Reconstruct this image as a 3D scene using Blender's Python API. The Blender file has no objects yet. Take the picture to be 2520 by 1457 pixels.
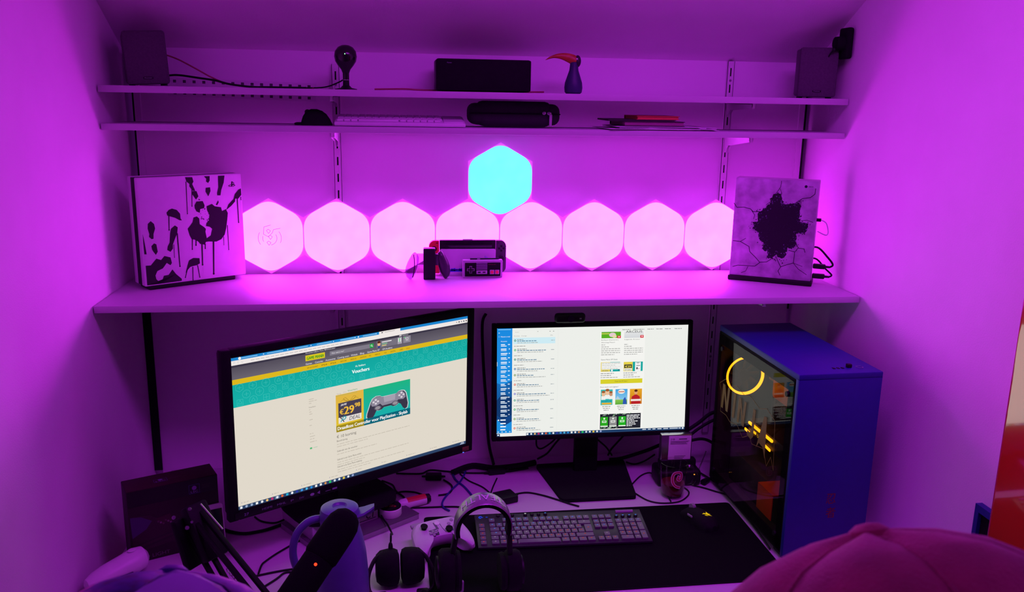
import bpy, bmesh, math, random
from mathutils import Vector, Matrix, Euler
random.seed(7)
sc = bpy.context.scene
COL = sc.collection
pi = math.pi

# ------------------------------------------------------------------ camera
FPX, IW, IH = 2131.3, 2520.0, 1457.0
CAM = Vector((-0.2722, -2.6914, 1.9286))
yaw, pitch, roll = 0.1348, 0.2257, 0.0181
FWD = Vector((math.sin(yaw)*math.cos(pitch), math.cos(yaw)*math.cos(pitch), -math.sin(pitch)))
r0 = Vector((math.cos(yaw), -math.sin(yaw), 0)); u0 = r0.cross(FWD)
RGT = r0*math.cos(roll) + u0*math.sin(roll); UPV = u0*math.cos(roll) - r0*math.sin(roll)
cd = bpy.data.cameras.new('camera'); cam = bpy.data.objects.new('camera', cd); COL.objects.link(cam)
cam.matrix_world = Matrix(((RGT.x, UPV.x, -FWD.x, CAM.x), (RGT.y, UPV.y, -FWD.y, CAM.y), (RGT.z, UPV.z, -FWD.z, CAM.z), (0, 0, 0, 1)))
cd.sensor_fit = 'HORIZONTAL'; cd.sensor_width = 36; cd.lens = FPX/IW*36; cd.clip_start = 0.02
cd.dof.use_dof = True; cd.dof.focus_distance = 2.45; cd.dof.aperture_fstop = 12
sc.camera = cam
sc.view_settings.view_transform = 'Standard'; sc.view_settings.look = 'None'
sc.view_settings.gamma = 1; sc.view_settings.exposure = 0; sc.view_settings.use_curve_mapping = False
# the dim magenta light of the rest of the attic room comes in evenly from behind
wd = bpy.data.worlds.new('room_light'); sc.world = wd; wd.use_nodes = True
bg = wd.node_tree.nodes['Background']; bg.inputs[0].default_value = (0.40, 0.025, 0.66, 1); bg.inputs[1].default_value = 0.12
HEX_PINK = (12.5, 0.45, 15.8); HEX_CYAN = (0.22, 1.25, 6.0)
# unseen magenta area light, added high under the sloping ceiling as fill
ld = bpy.data.lights.new('magenta_fill_light', 'AREA'); ld.shape = 'RECTANGLE'; ld.size = 1.1; ld.size_y = .3; ld.energy = 9.5; ld.spread = 1.95; ld.color = (.62, .035, 1.0)
lo = bpy.data.objects.new('magenta_fill_light', ld); COL.objects.link(lo); lo.location = (.40, -1.50, 2.78); lo.rotation_euler = (Vector((.30, -.55, .75))-Vector((.40, -1.50, 2.78))).to_track_quat('-Z', 'Y').to_euler()

def ray(u, v): return FWD + RGT*((u - IW/2)/FPX) + UPV*((IH/2 - v)/FPX)
def on_z(u, v, z): d = ray(u, v); return CAM + d*((z - CAM.z)/d.z)
def on_y(u, v, y): d = ray(u, v); return CAM + d*((y - CAM.y)/d.y)
DESK = 0.75; Z1, Z2, Z3 = 1.9407, 1.8419, 1.3886

# ------------------------------------------------------------------ helpers
def S(h):
    if isinstance(h, (tuple, list)): return tuple(h)[:3]
    h = h.lstrip('#'); o = []
    for i in (0, 2, 4):
        c = int(h[i:i+2], 16)/255; o.append(c/12.92 if c <= .04045 else ((c+.055)/1.055)**2.4)
    return tuple(o)

def mat(name, col, rough=.5, metal=0., noise=0., nscale=40., bump=0., bscale=300., spec=.5, coat=0., emis=None, estr=0., sheen=0.):
    m = bpy.data.materials.new(name); m.use_nodes = True; nt = m.node_tree; b = nt.nodes['Principled BSDF']
    col = S(col)
    b.inputs['Base Color'].default_value = (*col, 1); b.inputs['Roughness'].default_value = rough; b.inputs['Metallic'].default_value = metal
    b.inputs['Specular IOR Level'].default_value = spec; b.inputs['Coat Weight'].default_value = coat; b.inputs['Sheen Weight'].default_value = sheen
    if emis: b.inputs['Emission Color'].default_value = (*S(emis), 1); b.inputs['Emission Strength'].default_value = estr
    tc = nt.nodes.new('ShaderNodeTexCoord')
    if noise:
        n = nt.nodes.new('ShaderNodeTexNoise'); n.inputs['Scale'].default_value = nscale; n.inputs['Detail'].default_value = 5
        r = nt.nodes.new('ShaderNodeValToRGB')
        r.color_ramp.elements[0].position = .3; r.color_ramp.elements[1].position = .7
        r.color_ramp.elements[0].color = (*[c*(1-noise) for c in col], 1); r.color_ramp.elements[1].color = (*[min(1, c*(1+noise)) for c in col], 1)
        nt.links.new(tc.outputs['Object'], n.inputs['Vector']); nt.links.new(n.outputs['Fac'], r.inputs['Fac']); nt.links.new(r.outputs['Color'], b.inputs['Base Color'])
    if bump:
        n = nt.nodes.new('ShaderNodeTexNoise'); n.inputs['Scale'].default_value = bscale; n.inputs['Detail'].default_value = 3
        bp = nt.nodes.new('ShaderNodeBump'); bp.inputs['Strength'].default_value = bump; bp.inputs['Distance'].default_value = .002
        nt.links.new(tc.outputs['Object'], n.inputs['Vector']); nt.links.new(n.outputs['Fac'], bp.inputs['Height']); nt.links.new(bp.outputs['Normal'], b.inputs['Normal'])
    return m

def emit(name, col, strength=1., sample=True, noise=0., nscale=9.):
    m = bpy.data.materials.new(name); m.use_nodes = True; nt = m.node_tree; nt.nodes.clear()
    o = nt.nodes.new('ShaderNodeOutputMaterial'); e = nt.nodes.new('ShaderNodeEmission')
    e.inputs[0].default_value = (*S(col), 1); e.inputs[1].default_value = strength
    if noise:
        tc = nt.nodes.new('ShaderNodeTexCoord'); n = nt.nodes.new('ShaderNodeTexNoise'); n.inputs['Scale'].default_value = nscale
        mr = nt.nodes.new('ShaderNodeMapRange'); mr.inputs['From Min'].default_value = .3; mr.inputs['From Max'].default_value = .7
        mr.inputs['To Min'].default_value = strength*(1-noise); mr.inputs['To Max'].default_value = strength*(1+noise)
        nt.links.new(tc.outputs['Object'], n.inputs['Vector']); nt.links.new(n.outputs['Fac'], mr.inputs['Value']); nt.links.new(mr.outputs['Result'], e.inputs[1])
    nt.links.new(e.outputs[0], o.inputs[0])
    if not sample: m.cycles.emission_sampling = 'NONE'
    return m

def attr_mat(name, emission=False, rough=.55, strength=1.):
    m = bpy.data.materials.new(name); m.use_nodes = True; nt = m.node_tree
    a = nt.nodes.new('ShaderNodeAttribute'); a.attribute_name = 'Col'
    if emission:
        nt.nodes.remove(nt.nodes['Principled BSDF']); e = nt.nodes.new('ShaderNodeEmission'); e.inputs[1].default_value = strength
        nt.links.new(a.outputs['Color'], e.inputs[0]); nt.links.new(e.outputs[0], nt.nodes['Material Output'].inputs[0]); m.cycles.emission_sampling = 'NONE'
    else:
        b = nt.nodes['Principled BSDF']; b.inputs['Roughness'].default_value = rough; nt.links.new(a.outputs['Color'], b.inputs['Base Color'])
    return m

def glass_mat(name, tint, fac=.5, rough=0.02):
    # thin pane: tinted transparency with a mirror layer that grows towards grazing angles
    m = bpy.data.materials.new(name); m.use_nodes = True; nt = m.node_tree; nt.nodes.clear()
    o = nt.nodes.new('ShaderNodeOutputMaterial'); t = nt.nodes.new('ShaderNodeBsdfTransparent'); g = nt.nodes.new('ShaderNodeBsdfGlossy'); x = nt.nodes.new('ShaderNodeMixShader'); f = nt.nodes.new('ShaderNodeLayerWeight')
    p = nt.nodes.new('ShaderNodeMath'); p.operation = 'POWER'; p.inputs[1].default_value = 4; r = nt.nodes.new('ShaderNodeMapRange'); r.inputs['To Min'].default_value = .025; r.inputs['To Max'].default_value = fac
    f.inputs[0].default_value = .5; t.inputs[0].default_value = (*tint, 1); g.inputs['Roughness'].default_value = rough
    nt.links.new(f.outputs['Facing'], p.inputs[0]); nt.links.new(p.outputs[0], r.inputs['Value']); nt.links.new(r.outputs[0], x.inputs[0])
    nt.links.new(t.outputs[0], x.inputs[1]); nt.links.new(g.outputs[0], x.inputs[2]); nt.links.new(x.outputs[0], o.inputs[0])
    return m

def tag(o, label=None, cat=None, group=None, kind=None):
    if label: o['label'] = label
    if cat: o['category'] = cat
    if group: o['group'] = group
    if kind: o['kind'] = kind
    return o

def thing(name, label, cat, loc=(0, 0, 0), rotz=0, group=None, rot=None):
    o = bpy.data.objects.new(name, None); COL.objects.link(o); o.location = loc; o.empty_display_size = .03
    o.rotation_euler = rot if rot else (0, 0, rotz)
    return tag(o, label, cat, group)

def T(x=0, y=0, z=0): return Matrix.Translation((x, y, z))
def RX(a): return Matrix.Rotation(a, 4, 'X')
def RY(a): return Matrix.Rotation(a, 4, 'Y')
def RZ(a): return Matrix.Rotation(a, 4, 'Z')

_boxcache = {}
class MB:
    def __init__(s): s.v = []; s.f = []
    def add(s, v, f, M=None):
        n = len(s.v)
        for p in v:
            p = Vector(p); s.v.append(tuple(M @ p) if M else tuple(p))
        s.f += [tuple(i+n for i in q) for q in f]; return s
    def box(s, c, d, bev=0, M=None, seg=2):
        key = (tuple(round(x, 6) for x in d), bev, seg)
        if key not in _boxcache:
            bm = bmesh.new(); bmesh.ops.create_cube(bm, size=1); bmesh.ops.scale(bm, vec=d, verts=bm.verts)
            if bev: bmesh.ops.bevel(bm, geom=list(bm.edges), offset=min(bev, min(d)*.49), segments=seg, affect='EDGES', profile=.5)
            bm.verts.index_update(); _boxcache[key] = ([tuple(v.co) for v in bm.verts], [tuple(v.index for v in f.verts) for f in bm.faces]); bm.free()
        v, f = _boxcache[key]; K = T(*c); return s.add(v, f, (M @ K) if M else K)
    def bar(s, p0, p1, w, h, bev=0):
        p0, p1 = Vector(p0), Vector(p1); d = p1-p0; q = d.to_track_quat('Z', 'Y').to_matrix().to_4x4()
        return s.box((0, 0, 0), (w, h, d.length), bev, Matrix.Translation((p0+p1)/2) @ q)
    def ring(s, rings, closed=True, cap0=True, cap1=True, M=None):
        v = [p for r in rings for p in r]; n = len(rings[0]); f = []
        for i in range(len(rings)-1):
            for j in range(n if closed else n-1):
                k = (j+1) % n; f.append((i*n+j, i*n+k, (i+1)*n+k, (i+1)*n+j))
        if cap0: f.append(tuple(range(n-1, -1, -1)))
        if cap1: f.append(tuple(range((len(rings)-1)*n, len(rings)*n)))
        return s.add(v, f, M)
    def lathe(s, prof, seg=24, M=None, cap0=True, cap1=True):
        prof = [(max(r, 1e-4), z) for r, z in prof]
        return s.ring([[(r*math.cos(2*pi*j/seg), r*math.sin(2*pi*j/seg), z) for j in range(seg)] for r, z in prof], True, cap0, cap1, M)
    def cyl(s, p0, p1, r0, r1=None, seg=16):
        p0, p1 = Vector(p0), Vector(p1); d = p1-p0; q = d.to_track_quat('Z', 'Y').to_matrix().to_4x4()
        return s.lathe([(r0, 0), (r0 if r1 is None else r1, d.length)], seg, Matrix.Translation(p0) @ q)
    def tube(s, pts, r, seg=8, close=False):
        pts = [Vector(p) for p in pts]; rings = []; n = len(pts); prev = None
        for i, p in enumerate(pts):
            t = (pts[(i+1) % n]-pts[i-1]) if close else (pts[min(i+1, n-1)]-pts[max(i-1, 0)])
            t.normalize()
            if prev is None: a = t.orthogonal().normalized()
            else: a = (prev - t*prev.dot(t)).normalized()
            prev = a; b = t.cross(a); rr = r[i] if isinstance(r, (list, tuple)) else r
            rings.append([tuple(p + a*(rr*math.cos(2*pi*j/seg)) + b*(rr*math.sin(2*pi*j/seg))) for j in range(seg)])
        if close: rings.append(rings[0]); return s.ring(rings, True, False, False)
        return s.ring(rings)
    def prism(s, poly, y0, y1, M=None):          # outline in XZ, extruded along Y
        n = len(poly); v = [(x, y0, z) for x, z in poly] + [(x, y1, z) for x, z in poly]
        f = [tuple(range(n)), tuple(range(2*n-1, n-1, -1))] + [(i, i+n, (i+1) % n+n, (i+1) % n) for i in range(n)]
        return s.add(v, f, M)
    def slab(s, poly, z0, z1, M=None):           # outline in XY, extruded along Z
        n = len(poly); v = [(x, y, z0) for x, y in poly] + [(x, y, z1) for x, y in poly]
        f = [tuple(range(n-1, -1, -1)), tuple(range(n, 2*n))] + [(i, (i+1) % n, (i+1) % n+n, i+n) for i in range(n)]
        return s.add(v, f, M)
    def ball(s, c, r, seg=20, rings=12, M=None):
        r = (r, r, r) if not isinstance(r, (tuple, list)) else r
        K = T(*c) @ Matrix.Diagonal((*r, 1))
        return s.lathe([(math.sin(pi*i/rings), -math.cos(pi*i/rings)) for i in range(rings+1)], seg, (M @ K) if M else K)
    def slotted(s, x0, x1, z0, z1, y0, y1, xs, zs, M=None):   # plate with rectangular holes xs x zs
        ex = [x0]+[q for h in xs for q in h]+[x1]; ez = [z0]+[q for h in zs for q in h]+[z1]
        for i in range(0, len(ex)-1, 2): s.box(((ex[i]+ex[i+1])/2, (y0+y1)/2, (z0+z1)/2), (ex[i+1]-ex[i], y1-y0, z1-z0), 0, M)
        for a, b in xs:
            for i in range(0, len(ez)-1, 2): s.box(((a+b)/2, (y0+y1)/2, (ez[i]+ez[i+1])/2), (b-a, y1-y0, ez[i+1]-ez[i]), 0, M)
        return s
    def mesh(s, name, m, sharp=35):
        me = bpy.data.meshes.new(name); me.from_pydata(s.v, [], s.f)
        bm = bmesh.new(); bm.from_mesh(me); bmesh.ops.remove_doubles(bm, verts=bm.verts, dist=1e-6)
        bmesh.ops.recalc_face_normals(bm, faces=bm.faces); bm.to_mesh(me); bm.free()
        me.polygons.foreach_set('use_smooth', [True]*len(me.polygons)); me.set_sharp_from_angle(angle=math.radians(sharp))
        if m: me.materials.append(m)
        return me
    def build(s, name, m, parent=None, label=None, sharp=35):
        o = bpy.data.objects.new(name, s.mesh(name, m, sharp)); COL.objects.link(o)
        if parent: o.parent = parent
        if label: o['label'] = label
        return o

def link(name, me, parent, loc=(0, 0, 0), rot=(0, 0, 0)):
    o = bpy.data.objects.new(name, me); COL.objects.link(o); o.parent = parent; o.location = loc; o.rotation_euler = rot; return o

def roundpoly(pts, r, n=5):
    out = []; N = len(pts)
    for i in range(N):
        p = Vector(pts[i]); a = (Vector(pts[i-1])-p); b = (Vector(pts[(i+1) % N])-p)
        rr = min(r, a.length*.49, b.length*.49); A = p+a.normalized()*rr; B = p+b.normalized()*rr
        for k in range(n+1):
            t = k/n; q = A*((1-t)**2)+p*(2*t*(1-t))+B*(t*t); out.append((q.x, q.y))
    return out
def rrect(w, h, r, n=5, cx=0, cy=0): return [(x+cx, y+cy) for x, y in roundpoly([(-w/2, -h/2), (w/2, -h/2), (w/2, h/2), (-w/2, h/2)], r, n)]
def ngon(n, r, a0=0, cx=0, cy=0, ry=None): return [(cx+r*math.cos(a0+2*pi*k/n), cy+(ry or r)*math.sin(a0+2*pi*k/n)) for k in range(n)]
def smooth(pts, n=6, close=False):
    pts = [Vector(p) for p in pts]; out = []; N = len(pts)
    for i in range(N if close else N-1):
        g = lambda k: pts[k % N] if close else pts[max(0, min(N-1, k))]
        a, b, c, d = g(i-1), g(i), g(i+1), g(i+2)
        for k in range(n):
            t = k/n; out.append(b*1 + (c-a)*(t*.5) + (a*2-b*5+c*4-d)*(t*t*.5) + (b*3-a-c*3+d)*(t**3*.5))
    if not close: out.append(pts[-1])
    return out
def homog(src, dst):                              # 4-point plane map, used to lay traced prints onto a face
    A = []
    for (x, y), (u, v) in zip(src, dst): A += [[x, y, 1, 0, 0, 0, -u*x, -u*y, u], [0, 0, 0, x, y, 1, -v*x, -v*y, v]]
    n = 8
    for i in range(n):
        p = max(range(i, n), key=lambda k: abs(A[k][i])); A[i], A[p] = A[p], A[i]
        A[i] = [q/A[i][i] for q in A[i]]
        for k in range(n):
            if k != i: A[k] = [a-A[k][i]*b for a, b in zip(A[k], A[i])]
    h = [r[8] for r in A]
    def f(x, y): w = h[6]*x+h[7]*y+1; return ((h[0]*x+h[1]*y+h[2])/w, (h[3]*x+h[4]*y+h[5])/w)
    return f

_txt = {}
def text_mesh(s):
    if s not in _txt:
        cu = bpy.data.curves.new('t', 'FONT'); cu.body = s; cu.size = 1; cu.resolution_u = 3
        o = bpy.data.objects.new('t', cu); COL.objects.link(o)
        me = o.evaluated_get(bpy.context.evaluated_depsgraph_get()).to_mesh()
        v = [(p.co.x, p.co.y) for p in me.vertices]; f = [tuple(p.vertices) for p in me.polygons]
        bpy.data.objects.remove(o); bpy.data.curves.remove(cu); _txt[s] = (v, f)
    return _txt[s]

class Flat:                                       # flat print or screen image: coloured shapes in XZ, stacked in thin layers towards -Y
    EPS = .00012
    def __init__(s): s.v = []; s.f = []; s.c = []
    def poly(s, pts, col, L=1):
        n = len(s.v); s.v += [(x, -L*s.EPS, z) for x, z in pts]; s.f.append(tuple(range(n, n+len(pts))))
        cs = col if isinstance(col, list) else [col]*len(pts); s.c += [(*S(q), 1) for q in cs]
    def rect(s, x0, z0, x1, z1, col, L=1):        # col may be (bottom, top) list for a gradient
        if isinstance(col, list): col = [col[0], col[0], col[1], col[1]]
        s.poly([(x0, z0), (x1, z0), (x1, z1), (x0, z1)], col, L)
    def line(s, pts, w, col, L=1, close=False):
        pts = [Vector(p) for p in pts]
        if close: pts.append(pts[0])
        for a, b in zip(pts, pts[1:]):
            d = b-a
            if d.length < 1e-7: continue
            n = Vector((-d.y, d.x)).normalized()*(w/2); e = d.normalized()*(w*.3); a2, b2 = a-e, b+e
            s.poly([a2-n, b2-n, b2+n, a2+n], col, L)
    def disc(s, x, z, r, col, L=1, n=16, rz=None): s.poly(ngon(n, r, 0, x, z, rz), col, L)
    def text(s, t, x, z, h, col, L=2, al='l', w=None, sx=1., M=None, shear=0., bold=0.):
        v, f = text_mesh(t)
        if not v: return
        x0 = min(p[0] for p in v); x1 = max(p[0] for p in v); k = h/.73; kx = k*sx if w is None else w/(x1-x0)
        off = {'l': 0, 'c': -(x1-x0)*kx/2, 'r': -(x1-x0)*kx}[al]
        for dx in ([0, bold] if bold else [0]):
            n = len(s.v)
            for a, b in v:
                q = ((a-x0)*kx+off+shear*b*k+dx, b*k)
                if M: q = M(*q)
                s.v.append((x+q[0], -(L+(.5 if dx else 0))*s.EPS, z+q[1]))
            for q in f: s.f.append(tuple(i+n for i in q)); s.c += [(*S(col), 1)]*len(q)
    def build(s, name, m, parent=None, M=None, warp=None):
        me = bpy.data.meshes.new(name); v = s.v
        if warp: v = [warp(*p) for p in v]
        if M: v = [tuple(M @ Vector(p)) for p in v]
        me.from_pydata(v, [], s.f); a = me.color_attributes.new('Col', 'FLOAT_COLOR', 'CORNER')
        a.data.foreach_set('color', [q for c in s.c for q in c]); me.materials.append(m)
        o = bpy.data.objects.new(name, me); COL.objects.link(o)
        if parent: o.parent = parent
        return o

# ------------------------------------------------------------------ materials
M_wall = mat('wall_paint', (.87, .84, .87), .75, noise=.03, nscale=6, bump=.25, bscale=260)
M_board = mat('white_board', (.85, .83, .86), .6, noise=.025, nscale=3, bump=.1, bscale=90)
M_shelf = mat('white_laminate', (.58, .55, .60), .5, noise=.02, nscale=8)
M_metalw = mat('white_powder_coat', (.75, .74, .76), .45, noise=.03, nscale=30)
M_gap = mat('dark_gap', (.006, .005, .008), .9, noise=.2, nscale=20)
M_floor = mat('floor_board', (.18, .12, .09), .5, noise=.25, nscale=12)
M_black = mat('black_plastic', (.006, .006, .0075), .5, noise=.15, nscale=60, spec=.3)
M_blackm = mat('black_matte', (.005, .005, .0065), .85, noise=.2, nscale=90, bump=.2, spec=.2)
M_blackg = mat('black_gloss', (.01, .01, .012), .15, noise=.1, nscale=30)
M_cable = mat('cable_rubber', (.006, .006, .008), .6, noise=.1, nscale=50, spec=.25)
M_white = mat('white_plastic', (.74, .73, .75), .4, noise=.02, nscale=40)
M_grey = mat('grey_plastic', (.25, .25, .27), .5, noise=.05, nscale=60)
M_steel = mat('steel', (.55, .55, .58), .28, metal=1, noise=.05, nscale=80)
M_print = attr_mat('printed_ink', rough=.5)
M_screen = attr_mat('screen_pixels', emission=True, strength=1.)
# ------------------------------------------------------------------ the room
XL, XR = -1.046, 1.046
def struct(name, mb, m, label=None): o = mb.build(name, m); o['kind'] = 'structure'; (label and tag(o, label)); return o
struct('floor', MB().box((0, -1.75, -.02), (2.6, 3.7, .04)), M_floor)
struct('wall_back', MB().box((.004, .02, 1.10), (2.0507, .04, 2.2)), M_board)
struct('wall_left', MB().box((XL-.03, -1.6, 1.65), (.06, 3.4, 3.3)), M_wall)
struct('wall_right', MB().box((XR+.03, -1.6, 1.65), (.06, 3.4, 3.3)), M_wall)
cp = [(.1, 2.0), (.1, 2.2), (-2.1, 3.35), (-3.3, 3.35), (-3.3, 3.27), (-2.1, 3.27-.0), (0, 2.05)]
cm = MB().prism([(y, z) for y, z in cp], -1.15, 1.15, Matrix(((0, 1, 0, 0), (1, 0, 0, 0), (0, 0, 1, 0), (0, 0, 0, 1))))
struct('ceiling', cm, M_wall)
struct('trim_1', MB().box((-1.0235, -.001, 1.70), (.005, .006, .66)), M_gap, 'dark gap beside the left edge of the back board')
struct('trim_2', MB().box((-1.0335, -.001, 1.06), (.024, .006, .62)), M_gap, 'wide dark gap at the left of the back wall below the shelf')
struct('trim_3', MB().box((1.0315, -.001, 1.64), (.005, .006, .78)), M_gap, 'dark gap beside the right edge of the back board')
struct('trim_4', MB().box((-1.012, -.002, 1.70), (.018, .005, .66)), M_board, 'narrow white batten at the left of the back wall')
struct('trim_5', MB().box((1.018, -.002, 1.70), (.018, .005, .66)), M_board, 'narrow white batten at the right of the back wall')

# ------------------------------------------------------------------ shelves, rails and brackets
def shelf(label, z, d, t, hole):
    o = thing('wall_shelf', label, 'shelf', (0, 0, z-t), group='white wall shelves')
    MB().box((0, -d/2-.016, t/2), (2.084, d-.032+.016, t), .0008).build('board', M_shelf, o)
    MB().box((0, -d+.0004, t/2), (2.084, .0009, t-.0012), 0).build('edge_band', M_shelf, o)
    if hole: MB().cyl((hole, -d+.001, t/2), (hole, -d-.0006, t/2), .003, seg=10).build('end_hole', M_gap, o)
    return o
shelf('top white shelf with the two speakers on its ends', Z1, .2372, .018, -.985)
shelf('middle white shelf with the keyboard and black case', Z2, .2367, .017, 0)
shelf('deep white bottom shelf with the consoles on it', Z3, .4146, .018, 1.02)

def rail(label, x, ztop):
    o = thing('slotted_rail', label, 'rail', (x, 0, .82), group='slotted shelf rails')
    L = ztop-.82; n = int((L-.03)/.05); zs = [(L-.045-.05*k, L-.02-.05*k) for k in range(n)][::-1]
    m = MB().slotted(-.011, .011, 0, L, -.012, -.0105, [(-.0022, .0022)], zs)
    m.box((-.0103, -.006, L/2), (.0014, .012, L)).box((.0103, -.006, L/2), (.0014, .012, L))
    m.build('channel', M_metalw, o)
    MB().box((0, -.004, L/2), (.016, .002, L-.004)).build('channel_back', M_gap, o)
    for k in (0, 9, 18):
        zz = L-.058-.05*k
        if zz > .02: MB().cyl((0, -.0100, zz), (0, -.0135, zz), .004, seg=10).build('screw', M_grey, o)
rail('slotted white rail left of centre, behind the round camera', -.446, 2.014)
rail('slotted white rail at the right, behind the right-hand console', .768, 2.049)

def bracket(label, x, z, ln, h):
    o = thing('shelf_bracket', label, 'bracket', (x, -.0128, z), group='white shelf brackets')
    pr = [(0, 0), (-.004, -h), (-.014, -h), (-.03, -h*.6), (-ln*.95, -.013), (-ln, -.011), (-ln, .0), (-ln*.98, 0)]
    Mx = Matrix(((0, 1, 0, 0), (1, 0, 0, 0), (0, 0, 1, 0), (0, 0, 0, 1)))
    MB().prism(pr, -.0055, -.0042, Mx).prism(pr, .0042, .0055, Mx).box((0, -ln/2, -.0012), (.011, ln*.98, .0016)).build('arm', M_metalw, o)
    MB().box((0, -ln+.001, -.007), (.011, .002, .014)).build('tip', M_metalw, o)
    MB().box((0, .003, -h*.5), (.003, .012, h*.8)).build('hook', M_metalw, o)
for (x, nm) in ((-.446, 'left'), (.768, 'right')):
    bracket('white %s bracket under the top shelf' % nm, x, Z1-.0182, .2, .035)
    bracket('white %s bracket under the middle shelf' % nm, x, Z2-.0172, .2, .055)
    bracket('white %s bracket under the deep bottom shelf' % nm, x, Z3-.0182, .385, .06)

# perforated cable strip on the wall behind the top shelf
o = thing('perforated_strip', 'white perforated metal strip on the wall beside the left speaker', 'metal strip', (-.715, -.001, 1.936), rot=(0, .022, 0))
hx = [(-.19+.0272*k-.0045, -.19+.0272*k+.0045) for k in range(15)]
MB().slotted(-.21, .21, -.026, .026, -.004, -.002, hx, [(-.0205, -.0125), (.0125, .0205)]).build('plate', M_metalw, o)
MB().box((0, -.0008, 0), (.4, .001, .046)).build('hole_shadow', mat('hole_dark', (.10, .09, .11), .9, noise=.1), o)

# ------------------------------------------------------------------ hexagon light panels
HR = .2/math.sqrt(3)
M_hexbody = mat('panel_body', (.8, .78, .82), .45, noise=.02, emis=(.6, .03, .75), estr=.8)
M_pink = emit('pink_glow', HEX_PINK, 1., noise=.12, nscale=12); M_cyan = emit('cyan_glow', HEX_CYAN, 1., noise=.12, nscale=12)
hb = MB().prism(ngon(6, HR*.994, pi/2), 0, -.007).mesh('body', M_hexbody)
lit = roundpoly(ngon(6, HR*.982, pi/2), .034, 6)
hd_p = MB().prism(lit, -.0070, -.0086).mesh('diffuser', M_pink); hd_c = MB().prism(lit, -.0070, -.0086).mesh('diffuser', M_cyan)
hmnt = MB().box((0, 0.004, 0), (.05, .011, .13), .002).mesh('mount', M_white)
ordn = ['first', 'second', 'third', 'fourth', 'fifth', 'sixth', 'seventh', 'eighth']
hexlab = ['pink glowing hexagon panel half hidden behind the handprint console, with a printed hand symbol',
          'pink glowing hexagon panel second from the handprint console', 'pink glowing hexagon panel behind the controller grip, third from the left',
          'pink glowing hexagon panel behind the docked handheld console', 'pink glowing hexagon panel right of the docked console, touching the blue panel',
          'pink glowing hexagon panel sixth from the left in the row', 'pink glowing hexagon panel seventh from the left in the row', 'pink glowing hexagon panel partly behind the cracked-concrete console']
for i in range(9):
    x, z = (-.6534+.2*i, 1.5049) if i < 8 else (.0466, 1.5049+.1732)
    o = thing('hexagon_light', hexlab[i] if i < 8 else 'single blue glowing hexagon panel above the pink row', 'light panel', (x, -.0165, z), group='pink hexagon light panels' if i < 8 else None)
    link('body', hb, o); link('diffuser', hd_p if i < 8 else hd_c, o); link('mount', hmnt, o)
    if i == 0:
        f = Flat(); c = '#B02AA0'; w = .0011
        arc = lambda r, a0, a1, n=14: [(r*math.cos(math.radians(a0+(a1-a0)*k/n)), r*math.sin(math.radians(a0+(a1-a0)*k/n))) for k in range(n+1)]
        f.line(arc(.034, 150, 215), w, c); f.line(arc(.034, -25, 35), w, c); f.line(arc(.021, 165, 210), w, c); f.line(arc(.021, -80, 30), w, c)
        f.line([(.004, .040), (-.016, .034), (-.018, .012), (-.004, .004), (.008, .016), (.012, .026), (.032, .030)], w, c)
        for px, pz in ((-.003, .020), (.002, .002), (-.003, -.016)): f.line([(px-.006, pz+.003), (px-.001, pz+.007), (px+.006, pz+.002), (px, pz-.006)], w, c, close=True)
        f.build('touch_symbol', mat('symbol_ink', '#A0209A', .6), o, T(0, -.0088, -.005))

# ------------------------------------------------------------------ top shelf things
M_spk = mat('speaker_cloth', (.085, .078, .09), .85, noise=.12, nscale=200, bump=.35, bscale=900)
M_spkb = mat('speaker_box', (.10, .095, .105), .6, noise=.06, nscale=40)
def speaker(label, loc, rz, tilt, h=.139, w=.107, d=.12):
    o = thing('bookshelf_speaker', label, 'speaker', loc, group='grey bookshelf speakers', rot=(0, tilt, rz))
    MB().box((0, d/2, h/2+.004), (w, d-.014, h-.006), .006).build('cabinet', M_spkb, o)
    MB().box((0, -.001, h/2+.004), (w, .016, h), .007).build('grille', M_spk, o)
    b = MB().box((0, -.0095, .021), (.025, .002, .0055), .001).build('badge', M_black, o)
    f = Flat(); f.text('Pioneer', 0, -.0012, .0024, '#B9B4C4', al='c', w=.019); f.build('badge_text', M_print, b, T(0, -.0106, .021))
    for sx in (-1, 1):
        for y in (.02, d-.03): MB().cyl((sx*w*.38, y, 0), (sx*w*.38, y, .006), .007, seg=10).build('foot', M_black, o)
speaker('grey bookshelf speaker at the left end of the top shelf, cables leaving it', (-.928, -.185, Z1), .30, -.05)
speaker('grey bookshelf speaker at the right end of the top shelf, under the wall camera', (.969, -.185, Z1), -.27, .0, .142, .110, .068)

def cable(label, pts, r, m=None, n=6, cat='cable', name='cable', grp=None):
    o = MB().tube(smooth(pts, n), r, 7).build(name, m or M_cable); return tag(o, label, cat, grp)
def wz(u, v, y): return on_y(u, v, y)
M_redc = mat('red_cable', (.35, .05, .10), .5, noise=.1); M_bluec = mat('blue_cable', (.015, .03, .22), .5, noise=.1)
cable('thin red speaker cable sloping down to the top shelf', [wz(380, 128, -.07), wz(408, 135, -.065), wz(440, 147, -.07), wz(480, 168, -.08), wz(520, 190, -.09), wz(560, 206, -.1)]+[Vector((-.74+.06*k, -.1+.02*math.sin(k), Z1+.003)) for k in range(1, 5)], .0022, M_redc)
cable('black cable from the left speaker along the top shelf', [wz(390, 188, -.07), wz(413, 186, -.065), wz(440, 185, -.07), wz(490, 192, -.08), wz(530, 198, -.1), wz(565, 207, -.12)]+[Vector((-.72+.05*k, -.13, Z1+.003)) for k in range(1, 5)], .003)
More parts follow.
